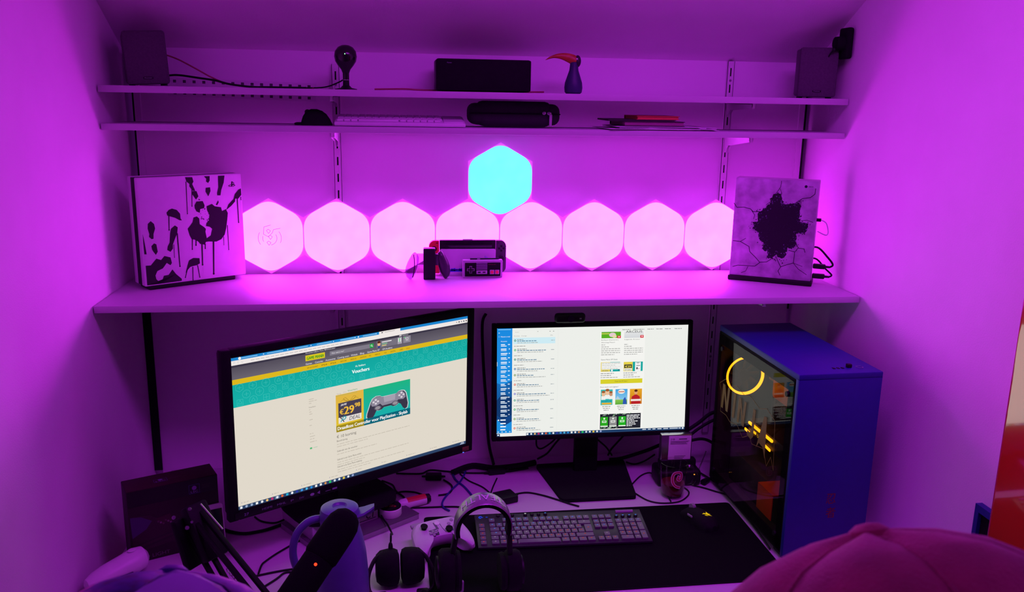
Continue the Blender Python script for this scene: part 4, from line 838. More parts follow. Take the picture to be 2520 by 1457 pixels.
for g0 in (0, 2, 6.5, 11):
    for i in range(1 if g0 == 0 else 4): cx = x0+(g0+i+.5)*.019; key(cx, yf, lc='#4C7EE0' if cx < .02 else lc(cx, yf))
xn = x0+.285+.006
for r in (3, 4): 
    for i in range(3): key(xn+(i+.5)*.019, yb+.019*r, lc='#4C6ED0')
for i in range(3): key(xn+(i+.5)*.019, yf, lc='#5C66B0'); key(xn+(i+.5)*.019, yb, lc='#B0603A')
key(xn+1.5*.019, yb+.019, lc='#90808A')
xp = xn+.057+.006
for r in (1, 2, 3): 
    for i in range(3): key(xp+(i+.5)*.019, yb+.019*r, lc=lc(xp+i*.019-.15, yb+.019*r))
for i in range(4): key(xp+(i+.5)*.019, yb+.019*4, lc='#6A78C8')
key(xp+.019, yb, 2, lc='#A0505A'); key(xp+2.5*.019, yb, lc='#907080'); key(xp+3.5*.019, yb+.0095, 1, 2, lc='#B0502A'); key(xp+3.5*.019, yb+.0475, 1, 2, lc='#8A6A70')
for r in range(5): key(-KW/2+.016, yb+.019*r, lc='#C83A20', name='macro_key')
bt = MB().lathe([(.0055, 0), (.0055, .003), (.004, .0045), (0, .0048)], 16).mesh('media_button', M_black)
yt = KD/2-.010
for i, x in enumerate((-.172, -.152, -.132, -.095, -.076, -.057, -.038)+tuple(xp+(j+.5)*.0185 for j in range(4))):
    yy = yt if i < 7 else yf+.001
    q = link('media_button', bt, o); q.matrix_local = TK @ MKb @ T(x, yy, .0086)
    if i >= 7 or i in (3, 6): leg.rect(x-.0025, yy-.001, x+.0025, yy+.0014, '#FFFFFF' if i == 3 else '#5C8CFF')
q = MB().cyl((xp+.012, 0, 0), (xp+.062, 0, 0), .006, seg=16).build('volume_roller', M_grey, o); q.matrix_local = TK @ MKb @ T(0, yt+.001, .007)
me = leg.build('key_legends', attr_mat('key_light', True, strength=.8), o); 
for v in me.data.vertices: v.co = (v.co.x, v.co.z, .0)
me.matrix_local = TK @ MKb @ T(0, 0, .0137); me['kind'] = 'stuff'
f = Flat(); f.line([(.0045*math.cos(t), .0045*math.sin(t)) for t in [.9+.44*i for i in range(10)]], .0022, '#1E4CFF', 1); f.line([(.001, -.0005), (.0065, -.0005)], .0020, '#1E4CFF', 1); f.rect(.0145, -.0005, .020, .0012, '#1E4CFF')
q = f.build('logo_light', M_screen, o); q.matrix_local = TK @ MKb @ T(-KW/2+.016, KD/2-.014, .0088) @ RX(-pi/2)

o = thing('gaming_mouse', 'black gaming mouse with a glowing yellow emblem on the mat', 'mouse', (.577, -.515, DESK+.003), .35)
pr = [(-.062, .010, .018), (-.052, .026, .026), (-.03, .0315, .036), (0, .030, .039), (.03, .0285, .034), (.05, .029, .026), (.060, .026, .017), (.064, .016, .009)]
MB().ring([[(w*math.cos(t), y, h_*math.sin(t)**.8 if math.sin(t) > 0 else 0) for t in [pi*i/14 for i in range(15)]] for y, w, h_ in pr]).build('shell', M_blackm, o)
MB().cyl((-.0045, .036, .031), (.0045, .036, .031), .011, seg=20).build('scroll_wheel', M_grey, o)
MB().box((0, .0645, .0095), (.010, .003, .003), .001).build('front_light', emit('warm_led', (1.6, 1.2, .7), 1.2), o)
MB().box((-.0285, .012, .022), (.004, .022, .007), .002).build('side_button', M_grey, o)
f = Flat(); f.EPS = 0; YC = '#E2B818'
f.poly([(-.011, .007), (-.004, .009), (0, .004), (.003, .008), (.006, .012), (.006, .003), (.010, -.004), (.004, -.002), (.009, -.012), (.003, -.008), (-.001, -.001), (-.006, .004)], YC, 0)
f.poly([(-.009, -.001), (-.004, -.002), (.0, -.008), (-.005, -.006)], YC, 0)
q = f.build('emblem', M_screen, o); 
for v in q.data.vertices:
    x, y = v.co.x, v.co.z-.026; v.co = (x, y, .0402-.13*abs(y)**1.35*4*.55 if False else .0388 - max(0, (-y-.0))*.10 + .0012 - 6*x*x)

# ------------------------------------------------------------------ mug, disk dock
M_gl = glass_mat('clear_glass', (.93, .92, .92)); M_tea = mat('red_tea', (.10, .006, .010), .1, noise=.05, nscale=20, spec=.5)
o = thing('glass_mug', 'clear glass mug with a little red tea and a swirl print', 'mug', (.552, -.335, DESK))
MB().lathe([(.031, 0), (.0335, .003), (.036, .03), (.0385, .07), (.041, .110), (.0395, .1105), (.037, .07), (.0345, .03), (.031, .012), (0, .010)], 40).build('glass_body', M_gl, o)
MB().lathe([(.0300, .0105), (.0340, .030), (.0355, .046), (.0, .046)], 36).build('tea', M_tea, o)
MB().tube(smooth([(.039, 0, .092), (.052, -.002, .096), (.066, -.004, .082), (.068, -.004, .06), (.058, -.003, .036), (.036, 0, .026)], 6), .0055, 10).build('handle', M_gl, o)
f = Flat(); sp = []
for i in range(26): a = math.radians(-60+i*16.5); r_ = .0125+.0002*i if i < 20 else .0165; sp.append((r_*math.cos(a), .075+r_*1.1*math.sin(a)))
sp = [(.003, .082), (.001, .072), (.008, .069), (.012, .078), (.009, .091), (-.001, .094), (-.011, .089), (-.015, .074), (-.012, .058), (-.003, .048), (.008, .044)]
sp2 = [tuple(p) for p in smooth([(*p, 0) for p in sp], 4)]
f.line([(p[0], p[1]) for p in sp2], .0085, '#DCB8C4', 1); f.line([(p[0], p[1]) for p in sp2], .0035, '#B02038', 2)
f.build('swirl_print', M_print, o, None, lambda x, y, z: ((.0362+.0436*(z)*1.06+.0006-y)*math.sin(x/.039), -(.0362+.0436*(z)*1.06+.0006-y)*math.cos(x/.039), z))
o = thing('drive_dock', 'black docking stand holding a bare hard drive behind the mug', 'drive dock', (.595, -.235, DESK))
MB().box((0, 0, .026), (.14, .085, .052), .012, seg=3).box((-.003, -.01, .066), (.118, .03, .034), .006).build('body', M_black, o)
MB().box((.048, -.0255, .085), (.004, .002, .09), .001, RY(.3)).build('side_trim', M_steel, o)
MB().box((.045, -.043, .040), (.004, .001, .003)).build('light', emit('dock_led', (1.4, .5, .06), 1.), o)
o = thing('hard_drive', 'bare silver hard drive with a white label standing in the black dock', 'hard drive', (.585, -.242, DESK+.053))
MB().box((0, 0, .056), (.1, .024, .112), .004).build('case', M_steel, o)
MB().box((.010, -.0128, .062), (.072, .0008, .092), .0003).build('paper_label', M_paper, o)
f = Flat(); f.text('21B', -.021, .094, .0065, '#1A1420', 1); f.rect(.006, .096, .032, .0985, '#2A2430')
for i in range(4): f.rect(-.021, .0895-.003*i, (.040, .036, .03, .034)[i], .0908-.003*i, '#3A3440')
for i in range(3): f.rect(-.006, .040-.004*i, .03-.004*i, .0418-.004*i, '#6A6470')
f.rect(.012, .024, .020, .028, '#1A1420'); f.rect(.026, .020, .032, .024, '#1A1420'); f.build('label_print', M_print, o, T(0, -.0134, 0))
# ------------------------------------------------------------------ left-hand clutter
M_jug = mat('jug_blue', (.10, .13, .30), .38, noise=.04, nscale=40)
o = thing('thermos_jug', 'grey-blue thermos jug with a loop handle and flat spout', 'jug', (-.409, -.845, DESK))
MB().lathe([(.058, 0), (.062, .004), (.063, .02), (.062, .10), (.058, .15), (.051, .19), (.045, .215), (.0435, .225)], 36).build('body', M_jug, o)
MB().lathe([(.0435, .226), (.045, .229), (.0445, .252), (.042, .262), (.036, .266), (.017, .267), (.016, .2655), (.013, .2625), (0, .262)], 36).build('lid', M_jug, o)
MB().ring([[(x, y*w, z0+dz) for y, dz in ((-.024, 0), (-.012, -.010), (.012, -.010), (.024, 0), (.02, .004), (-.02, .004))] for x, w, z0 in ((.036, 1, .245), (.055, .85, .250), (.070, .6, .257), (.078, .35, .261))]).build('spout', M_jug, o)
MB().tube(smooth([(-.040, 0, .238), (-.070, -.004, .232), (-.096, -.008, .205), (-.106, -.01, .165), (-.100, -.01, .125), (-.082, -.006, .100), (-.057, 0, .095)], 6), [.0085]*3+[.009]*30+[.008]*4, 12).build('handle', M_jug, o)

M_arm = mat('arm_black', (.003, .003, .004), .55, noise=.1, nscale=40, spec=.15); M_foam = mat('foam', (.004, .004, .005), .95, noise=.3, nscale=400, bump=.5, bscale=900, spec=.1)
pt, pb = on_y(842, 1292, -1.0), on_y(722, 1470, -1.10); ax = (pb-pt).normalized()
o = thing('microphone', 'black studio microphone in a foam cover with a red light', 'microphone', pb)
def lathe_axis(prof, p0, axis, name, m, par, seg=28):
    q = axis.to_track_quat('Z', 'Y').to_matrix().to_4x4(); return MB().lathe(prof, seg, Matrix.Translation(p0-pb) @ q).build(name, m, par)
lathe_axis([(0, -.034), (.016, -.031), (.027, -.022), (.034, -.006), (.036, .015), (.036, .075), (.033, .082)], pt, ax, 'foam_cover', M_foam, o)
lathe_axis([(.031, .080), (.033, .084), (.033, .20), (.028, .22), (.012, .225)], pt, ax, 'body', M_foam, o)
lq = on_y(776, 1392, -1.075)-pb; nrm = (CAM-(lq+pb)).normalized()
s_ = (pb-pt); tt = (lq+pb-pt).dot(ax); base = pt+ax*tt; dd = (CAM-base); dd -= ax*dd.dot(ax); dd.normalize(); lp = base+dd*.0328-pb
MB().ball(lp, .0032, 12, 8).build('red_light', emit('red_led', (3.2, .10, .03), 1.), o)
E_ = on_y(478, 1262, -.86); M1 = on_y(706, 1545, -1.12); B1 = Vector((-.60, -.965, .79))
o = thing('boom_stand', 'black jointed boom stand with visible screws holding the microphone', 'boom stand', (B1.x, B1.y, DESK))
org = Vector((B1.x, B1.y, DESK))
def bars(p0, p1, off, w, par, nm):
    side = (p1-p0).cross(CAM-p0).normalized()
    for s in (-1, 1): MB().bar(p0-org+side*off*s, p1-org+side*off*s, w, w, .001).build(nm, M_arm, par)
bars(E_, M1, .011, .010, o, 'upper_bar'); bars(E_+Vector((-.012, .0, -.03)), B1, .010, .010, o, 'lower_bar')
MB().bar(E_-org+Vector((-.005, .01, .015)), E_-org+Vector((.05, -.04, -.09)), .055, .03, .006).build('elbow_housing', M_arm, o)
MB().bar(E_-org+Vector((-.03, .0, -.01)), E_-org+Vector((.0, -.02, -.12)), .05, .02, .006).build('elbow_plate', M_arm, o)
for u, v, r in ((428, 1274, .0045), (461, 1299, .005), (467, 1253, .004), (472, 1285, .0035), (503, 1344, .0055), (556, 1440, .003)):
    p = on_y(u, v, E_.y-.045)-org; d = (CAM-org-p).normalized(); MB().cyl(p, p+d*.004, r, r*.8, 12).build('screw', M_steel, o)
e0 = on_y(494, 1240, -.90)-org; e1 = on_y(548, 1302, -.94)-org; MB().tube([e0, e1], .0016, 6).build('tension_rod', M_steel, o)
sp = on_y(560, 1400, -.93)-org; sq = on_y(640, 1490, -1.03)-org
MB().tube([sp+(sq-sp)*(i/60)+Vector((.005*math.cos(i*1.3), .0, .005*math.sin(i*1.3))) for i in range(61)], .0012, 5).build('spring', M_steel, o)
q = M1-org; MB().bar(q, pb-org+Vector((-.005, -.03, -.03)), .02, .02, .003).build('mount', M_arm, o)
MB().box((0, -.002, .012), (.05, .06, .026), .004).box((0, -.0255, -.025), (.05, .016, .06), .004).box((0, -.002, -.05), (.05, .05, .012), .003).cyl((0, 0, .02), (0, 0, .06), .012).build('clamp', M_arm, o)

M_lsc = mat('dark_carton', (.018, .006, .008), .55, noise=.25, nscale=8)
o = thing('light_strip_box', 'dark carton box with small logos standing at the left wall', 'box', (-.951, -.587, DESK), .436)
BW, BH, BD = .223, .197, .078
MB().box((BW/2, BD/2, BH/2), (BW, BD, BH), .0012).build('carton', M_lsc, o)
MB().box((BW/2, BD/2, BH+.0006), (BW-.002, BD-.002, .0012), .0004).build('lid_flap', mat('carton_brown', (.032, .010, .007), .55, noise=.2, nscale=9), o)
f = Flat()
f.rect(.002, .155, BW-.002, .196, '#0A0508'); f.poly([(.006, .13), (.05, .125), (.08, .105), (.11, .1), (.12, .08), (.11, .04), (.02, .03), (.006, .04)], '#2E0F1E', 1)
f.poly([(.004, .128), (.03, .124), (.055, .108), (.04, .088), (.006, .07)], '#3E2456', 2); f.poly([(.062, .112), (.10, .118), (.105, .10), (.08, .094)], '#3A1420', 2)
for i in range(7): f.disc(.07+.006*i, .102-.004*(i % 3), .0028, random.choice(['#6A3A6A', '#5A2E48', '#7A4A70']), 3, 9)
for i in range(4): f.line([(.02, .05-.006*i), (.12, .07-.006*i)], .003, ['#1E0C16', '#361424', '#1A0A12', '#2E1020'][i], 2)
for x0_, z0_, w_ in ((.150, .158, .026),):
    f.line([(x0_, z0_), (x0_+w_, z0_), (x0_+w_, z0_+.024), (x0_, z0_+.024)], .0009, '#4A3A88', 3, True); f.disc(x0_+w_/2, z0_+.015, .006, '#8A5AB0', 3, 12); f.text('LSC', x0_+w_/2, z0_+.002, .006, '#9A7AC0', 4, al='c', w=.018)
for i in range(3): f.rect(.182, .176-.004*i, .182+(.022, .018, .02)[i], .1772-.004*i, '#3A2A30', 3)
f.text('LED LIGHT', .018, .008, .010, '#6A5A66', 3, w=.075)
f.build('front_print', M_print, o, T(0, -.0004, 0))
f = Flat(); f.line([(.072, .024), (.104, .024), (.104, .042), (.072, .042)], .0009, '#5A4A98', 1, True); f.disc(.088, .037, .006, '#8A6AB8', 1, 12, .004); f.text('LSC', .088, .026, .006, '#9A7AC0', 2, al='c', w=.024)
for i in range(3): f.rect(.11, .038-.004*i, .11+(.03, .026, .04)[i], .0392-.004*i, '#4A3038')
q = f.build('lid_print', M_print, o, T(0, 0, BH+.0014) @ RX(-pi/2))

p = on_z(528, 1350, DESK)
o = thing('white_phone', 'white-edged phone with a dark screen leaning beside the dark carton', 'phone', (p.x, p.y, DESK), .42, rot=(-.16, 0, .42))
MB().prism(rrect(.062, .118, .008, 4, 0, .0592), 0, .008).build('frame', M_white, o); MB().box((0, -.0006, .059), (.056, .0012, .092), .0004).build('screen', M_blackg, o)
MB().cyl((.012, -.0010, .05), (.012, -.0018, .05), .006, seg=16).build('red_dot', mat('dull_red', (.25, .02, .03), .5), o)
p = on_z(272, 1438, DESK)
o = thing('white_handset', 'white rounded plastic device with an oval button in the corner', 'device', (p.x+.01, p.y+.012, DESK+.001), .72)
rg = []
for t, w, h_, z in ((-.075, .004, .004, .018), (-.07, .016, .014, .018), (-.05, .026, .02, .022), (-.02, .03, .024, .027), (.02, .032, .027, .032), (.05, .034, .030, .036), (.07, .028, .027, .037), (.08, .014, .014, .037), (.083, .003, .003, .037)):
    rg.append([(t, w*math.cos(a), max(.0, z+h_*math.sin(a))) for a in [2*pi*i/18 for i in range(18)]])
MB().ring(rg).build('shell', M_white, o); MB().ball((.045, 0, .0655), (.012, .009, .003), 18, 8).build('oval_button', M_white, o)
MB().box((.0, -.028, .022), (.06, .012, .008), .002).build('slot', M_black, o)

# ------------------------------------------------------------------ under and in front of the big monitor
o = thing('flat_box', 'dark flat box under the big monitor with a round tin on it', 'box', (-.41, -.42, DESK), .63)
M_dbox = mat('dark_purple_card', (.09, .07, .10), .55, noise=.1, nscale=20)
MB().box((0, 0, .008), (.32, .21, .016), .0015).build('tray', mat('grey_card', (.28, .26, .30), .55, noise=.06), o); MB().box((0, 0, .017), (.321, .211, .002), .0006).build('lid', M_dbox, o)
o = thing('riser_box', 'pale carton lifting the big monitor stand, black letters on its side', 'box', (-.4666, -.4176, DESK+.018), .60)
MB().box((0, 0, .021), (.205, .17, .042), .0015).build('carton', mat('pale_card', (.42, .38, .46), .6, noise=.06), o)
f = Flat(); f.text('CT', .062, .010, .020, '#0C0A12', 1, w=.028, bold=.001, shear=.15); f.rect(.04, .006, .095, .008, '#0C0A12'); f.build('side_print', M_print, o, T(0, -.0853, 0)); 
p = on_z(961, 1272, DESK+.03)
o = thing('round_tin', 'round white tin with a red figure on its dark lid', 'tin', (-.300, -.408, DESK+.018))
MB().lathe([(.031, 0), (.032, .002), (.032, .022), (.0305, .024)], 32).build('cup', M_white, o); MB().lathe([(.0306, .0242), (.0306, .026), (.0, .026)], 32).build('lid', M_blackm, o)
f = Flat(); f.disc(-.012, -.004, .006, '#B02818', 1, 10); f.poly([(-.004, -.010), (.012, -.008), (.010, .002), (.004, .006), (.003, .016), (-.003, .016), (-.002, .004)], '#7A2038', 1); f.disc(.012, -.006, .005, '#A02030', 1, 10); f.build('lid_print', M_print, o, T(0, 0, .0263) @ RX(-pi/2))
a, b = on_z(994, 1240, DESK+.016), on_z(1052, 1226, DESK+.016)
o = thing('striped_stick', 'short white and red striped plastic stick lying among the cables', 'gadget', ((a.x+b.x)/2, (a.y+b.y)/2, DESK), math.atan2(b.y-a.y, b.x-a.x))
M_redp = mat('red_plastic', (.55, .03, .04), .4, noise=.05)
for a0, a1, m, nm in ((-30, 60, M_white, 'white_band'), (60, 150, M_redp, 'red_band'), (150, 240, M_white, 'white_band'), (240, 330, M_redp, 'red_band')):
    arc_ = [(0.0155*math.cos(math.radians(a0+(a1-a0)*i/8)), .016+.0155*math.sin(math.radians(a0+(a1-a0)*i/8))) for i in range(9)]
    MB().ring([[(x, y, z) for y, z in arc_]+[(x, 0, .016)] for x in (-.030, .030)]).build(nm, m, o)
MB().ring([[(x, r*math.cos(t), .016+r*math.sin(t)) for t in [2*pi*i/20 for i in range(20)]] for x, r in ((-.030, .0154), (-.046, .015), (-.054, .011), (-.056, .003))]).build('rounded_end', M_white, o)
MB().cyl((.030, 0, .016), (.044, 0, .016), .0145, .013, 20).build('black_cap', M_black, o)
def adapter(label, u, v, rz, w, d, h):
    p = on_z(u, v, DESK); o = thing('power_adapter', label, 'adapter', (p.x, p.y, DESK), rz, group='black adapters on the desk')
    MB().box((0, 0, h/2), (w, d, h), .004).build('block', M_black, o)
    for s in (-1, 1): MB().cyl((s*w/2, 0, h/2), (s*(w/2+.012), 0, h/2), .004, .0028, 10).build('strain_relief', M_black, o)
adapter('black adapter block behind the grey headset band', 1243, 1232, .35, .062, .055, .022)
adapter('small black adapter among the cables between the monitors', 1067, 1179, -.1, .05, .03, .018)
adapter('small black plug block at the back between the monitors', 1222, 1166, .15, .055, .022, .016)

# ------------------------------------------------------------------ headsets and controller
M_band = mat('headband_grey', (.33, .33, .36), .32, metal=.55, noise=.06, nscale=120)
o = thing('grey_headset', 'headset with a grey metal headband standing on its ear cups', 'headset', (-.080, -.805, DESK+.004), rot=(.14, 0, .04))
A_, B_, ZC = .066, .080, .186
def arch(t, a=A_, b=B_): return (a*math.cos(t), b*math.sin(t))
N = 28; ths = [math.radians(-14+208*i/N) for i in range(N+1)]
hw = lambda t: .014+.012*max(0, math.sin(t))
def strip(a, b, th, y0=0, wd=1., z0=ZC):
    out = []
    for t in ths:
        x, z = arch(t, a, b); n = Vector((math.cos(t)/a, math.sin(t)/b)).normalized(); w = hw(t)*wd
        out.append([(x+n.x*dz, y0+dy, z0+z+n.y*dz) for dy, dz in ((-w, 0), (-w*.8, th), (w*.8, th), (w, 0))])
    return out
MB().ring(strip(A_, B_, .003)).build('headband', M_band, o); MB().ring(strip(A_-.010, B_-.010, .0098, 0, .92)).build('band_padding', M_blackm, o)
f = Flat(); f.text('STEALTH', 0, -.0115, .024, '#D9D9E2', 1, al='c', w=.125); 
def wrap(x, y, z):
    t = pi/2 + x/.0745 * 1.0; X, Z = arch(t); n = Vector((math.cos(t)/A_, math.sin(t)/B_)).normalized(); dz = .0046
    Y = -z*.95; return (X+n.x*dz, Y, ZC+Z+n.y*dz)
f.build('band_lettering', M_print, o, None, wrap)
for sx, cx, cz, r in ((-1, -.082, .066, .052), (1, .074, .056, .047)):
    j = MB().bar((sx*.064, 0, ZC-.02), (cx*.93, .0, cz+.02), .018, .012, .003).build('slider', M_black, o)
    c = MB().lathe([(.0, -.020), (r*.8, -.019), (r*.98, -.012), (r, -.002), (r, .012), (r*.9, .02), (r*.5, .022)], 28, T(cx, 0, cz) @ RY(sx*pi/2) @ Matrix.Diagonal((1.12 if sx else 1, .95, 1, 1))).build('ear_cup', M_blackm, o)
    MB().lathe([(r*.72, .018), (r*.74, .026), (r*.4, .03), (0, .03)], 24, T(cx, 0, cz) @ RY(sx*pi/2)).build('cup_plate', M_black, c)
    MB().lathe([(r*.55, -.03), (r*.9, -.03), (r*.97, -.022), (r*.9, -.016), (r*.55, -.016)], 24, T(cx, 0, cz) @ RY(sx*pi/2)).build('ear_pad', M_blackm, c)
MB().box((.076, -.022, .05), (.018, .010, .036), .003, RY(-.15)).build('silver_hinge', M_band, o); MB().box((-.052, -.03, .045), (.012, .01, .03), .003).build('dull_hinge', M_grey, o)

p = on_z(985, 1436, DESK)
o = thing('black_headset', 'black wired headset lying with its two ear cups together', 'headset', (p.x, p.y, DESK), .06)
for sx in (-1, 1):
    c = MB().ring([[(sx*(.004+xx), .040*k*math.cos(t), .047+.046*k*math.sin(t)) for t in [2*pi*i/24 for i in range(24)]] for xx, k in ((0, .6), (.001, .9), (.010, 1.0), (.026, 1.0), (.044, .93), (.054, .72), (.056, .4))]).build('ear_cup', M_blackm, o)
    MB().lathe([(.030, 0), (.038, .003), (.039, .010), (.03, .013)], 24, T(sx*.002, 0, .047) @ RY(sx*pi/2)).build('ear_pad', M_blackm, c)
    MB().tube(smooth([(sx*.04, .0, .088), (sx*.062, -.01, .075), (sx*.078, -.03, .045), (sx*.076, -.055, .018), (sx*.055, -.07, .011)], 6), .005, 8).build('yoke', M_black, o)
    MB().box((sx*.05, -.066, .010), (.03, .02, .018), .005).build('hinge', M_black, o)
hbp = [(-.052, -.07, .011), (-.055, -.12, .012), (-.04, -.165, .012), (0, -.182, .012), (.04, -.165, .012), (.055, -.12, .012), (.052, -.07, .011)]
MB().tube(smooth(hbp, 8), .0095, 10).build('headband', M_blackm, o)
MB().tube(smooth([(-.022, .01, .092), (-.022, .012, .107)], 3), [.006, .0058, .005, .003], 10).build('cable_boot', M_black, o)
hp = p

p = on_z(1078, 1362, DESK)
M_pad = mat('controller_white', (.55, .50, .60), .42, noise=.05, nscale=50); M_pad2 = mat('controller_grey', (.30, .27, .34), .45, noise=.08, nscale=60)
o = thing('game_controller', 'pale patterned game controller lying behind the grey headset', 'game controller', (p.x+.004, p.y+.02, DESK+.020), .33, rot=(.28, 0, .33))
otl = smooth([(-.052, .048, 0), (0, .052, 0), (.052, .048, 0), (.070, .03, 0), (.080, -.015, 0), (.078, -.055, 0), (.066, -.066, 0), (.052, -.052, 0), (.036, -.024, 0), (0, -.018, 0), (-.036, -.024, 0), (-.052, -.052, 0), (-.066, -.066, 0), (-.078, -.055, 0), (-.080, -.015, 0), (-.070, .03, 0)], 4, True)
MB().ring([[(q.x*s_, q.y*s_+dy, z) for q in otl] for s_, z, dy in ((.80, .006, 0), (.95, .012, 0), (1, .022, 0), (.97, .032, 0), (.86, .039, .002), (.60, .0415, .004))]).build('shell', M_pad, o)
f = Flat(); f.EPS = 0
def top(fl, nm): 
    q = fl.build(nm, M_print, o)
    for v in q.data.vertices: v.co = (v.co.x, v.co.z, .0420 - .0 - 1.2*max(0, math.hypot(v.co.x, v.co.z)-.035)**1.2*.35)
f.poly([(-.040, .030), (-.004, .034), (-.002, .008), (-.030, .004)], '#5A506A'); f.poly([(-.026, -.002), (-.006, -.001), (-.008, -.012), (-.022, -.012)], '#3A3048'); f.line([(-.024, .0), (-.018, .004), (-.012, .001), (-.006, .004)], .002, '#2A2238'); f.poly([(.014, .006), (.036, .006), (.034, -.008), (.016, -.008)], '#24386A'); f.line([(.006, .032), (.008, .010), (.012, -.008)], .0012, '#4A4060'); top(f, 'pattern_print')
for x, y in ((-.040, .020), (.022, -.004)):
    s = MB().lathe([(.0095, .038), (.0070, .041), (.0062, .047), (.0095, .049), (.0095, .051), (.007, .0505), (0, .050)], 20, T(x, y, 0)).build('thumb_stick', M_blackm, o)
MB().box((-.022, -.004, .0425), (.022, .007, .004), .001).box((-.022, -.004, .0425), (.007, .022, .004), .001).build('direction_pad', M_pad2, o)
for dx, dy in ((0, .0115), (0, -.0115), (.0115, 0), (-.0115, 0)): MB().cyl((.042+dx, .020+dy, .037), (.042+dx, .020+dy, .0425), .0052, .0048, 16).build('face_button', M_pad2, o)
MB().cyl((0, .030, .040), (0, .030, .0425), .0075, seg=20).build('guide_button', M_white, o)
for sx in (-1, 1): MB().box((sx*.046, .050, .026), (.038, .014, .010), .004).build('shoulder_button', M_pad2, o)

# ------------------------------------------------------------------ cables on the desk and wall
def dk(r, *pts): return [on_z(u, v, DESK+r+.0005) for u, v in pts]
def wl(y, *pts): return [on_y(u, v, y) for u, v in pts]
C_ = [('thick black cable curving below the big monitor', .0045, dk(.0045, (534,1296),(566,1308),(599,1313),(631,1309),(664,1301),(705,1285),(745,1262))),
 ('thin black cable loop under the big monitor', .0026, dk(.0026, (627,1272),(644,1283),(674,1287),(696,1280),(713,1267),(737,1240))),
 ('bent thin black cable left of the jug', .0026, dk(.0026, (636,1412),(644,1391),(654,1381),(680,1363),(716,1342),(737,1331),(757,1329))),
 ('straight thin black cable behind the microphone', .0026, dk(.0026, (631,1417),(664,1410),(696,1404),(730,1399),(780,1392))),
 ('lower thin black cable behind the microphone', .0026, dk(.0026, (640,1450),(680,1425),(700,1410),(722,1408),(770,1412))),
 ('thick black cable bundle along the back of the desk', .010, dk(.010, (1114,1163),(1162,1146),(1217,1152),(1277,1146),(1317,1138))),
 ('black cable from the big monitor along the back', .0028, dk(.0028, (975,1165),(1010,1166),(1039,1165),(1059,1157),(1098,1160),(1158,1164),(1237,1162),(1300,1152))),
 ('black cable from the small adapter to the striped stick', .0028, dk(.0028, (1092,1181),(1110,1193),(1112,1205),(1102,1215),(1079,1219))),
 ('blue cable crossing toward the desk mat', .0030, dk(.0032, (1146,1160),(1134,1183),(1110,1207),(1091,1231),(1090,1247),(1106,1257))),
 ('short blue cable ending behind the headset', .0030, dk(.0030, (1114,1166),(1122,1181),(1144,1199),(1164,1223),(1172,1240))),
 ('thin black cable running to the adapter block', .0022, dk(.0022, (1132,1166),(1154,1183),(1188,1199),(1212,1219))),
 ('short black cable from the plug block to the adapter', .0022, dk(.0022, (1223,1177),(1213,1199),(1206,1220))),
 ('black cable from the adapter to the keyboard', .0026, dk(.0026, (1263,1217),(1297,1212),(1336,1219),(1376,1231),(1400,1239),(1425,1246))),
 ('black cable behind the striped stick', .0026, dk(.0026, (960,1219),(989,1210),(1019,1211),(1039,1217),(1060,1222))),
 ('black cable in front of the striped stick', .0026, dk(.0026, (987,1250),(1039,1249),(1098,1247),(1132,1248),(1150,1256))),
 ('curled black cable right of the monitor stand', .0028, dk(.0028, (940,1183),(965,1193),(975,1209),(995,1225),(990,1238))),
 ('hanging black cable beside the big monitor stand', .0030, dk(.0030, (932,1184),(940,1203),(957,1219),(983,1247))),
 ('black mouse cable curling to the right monitor stand', .0022, dk(.0022, (1556,1191),(1578,1170),(1602,1164),(1622,1185),(1634,1205),(1651,1234))),
 ('black cable looping around the glass mug', .0022, dk(.0022, (1562,1213),(1593,1231),(1627,1238),(1669,1235),(1691,1222),(1695,1210),(1684,1200))),
 ('black power cable with a plug right of the mug', .0025, dk(.0025, (1703,1194),(1730,1200),(1760,1209),(1791,1219),(1816,1237),(1834,1265),(1862,1280))),
 ('long black cable along the right edge of the mat', .0028, dk(.0062, (1724,1164),(1761,1188),(1795,1225),(1838,1274),(1869,1314),(1895,1350))),
 ('black cable hanging down the wall between the monitors', .005, wl(-.012, (1196,772),(1187,800),(1190,900),(1197,1000),(1203,1090))+dk(.005, (1215,1143))),
 ('short cable loop under the right monitor', .0028, wl(-.10, (1320,1076),(1321,1098),(1333,1104),(1358,1088),(1375,1070))),
 ('cable hanging left of the right monitor neck', .0032, wl(-.09, (1385,1070),(1366,1092),(1346,1116),(1322,1130))),
 ('cable hanging right of the right monitor neck', .0028, wl(-.09, (1458,1072),(1478,1088),(1493,1102),(1506,1121))),
 ('cable crossing right of the right monitor neck', .0032, wl(-.075, (1540,1066),(1518,1090),(1504,1106),(1496,1121))),
 ('thick black cable sloping up to the drive dock', .006, wl(-.085, (1500,1131),(1532,1127),(1587,1110),(1627,1094),(1690,1072))),
 ('thin cable sagging left of the drive dock', .0028, wl(-.10, (1541,1137),(1562,1142),(1587,1134),(1612,1118))),
 ('upper black cable running into the computer', .005, wl(-.17, (1690,1078),(1715,1058),(1740,1042),(1765,1030))),
 ('middle black cable running into the computer', .005, wl(-.17, (1695,1085),(1725,1080),(1745,1085),(1765,1098))),
 ('lower black cable running into the computer', .006, wl(-.17, (1690,1060),(1720,1040),(1745,1020),(1765,1012)))]
for lb, r, pts in C_: cable(lb, pts, r, M_bluec if lb.startswith(('blue', 'short blue')) else None)
cable('thin black cable rising from the black headset', [Vector((-.319, -.346, DESK+.027)), on_z(938, 1266, DESK+.024), on_z(953, 1290, DESK+.03), on_z(965, 1314, DESK+.045), hp+Vector((-.021, .022, .125)), hp+Vector((-.022, .013, .108))], .0026)
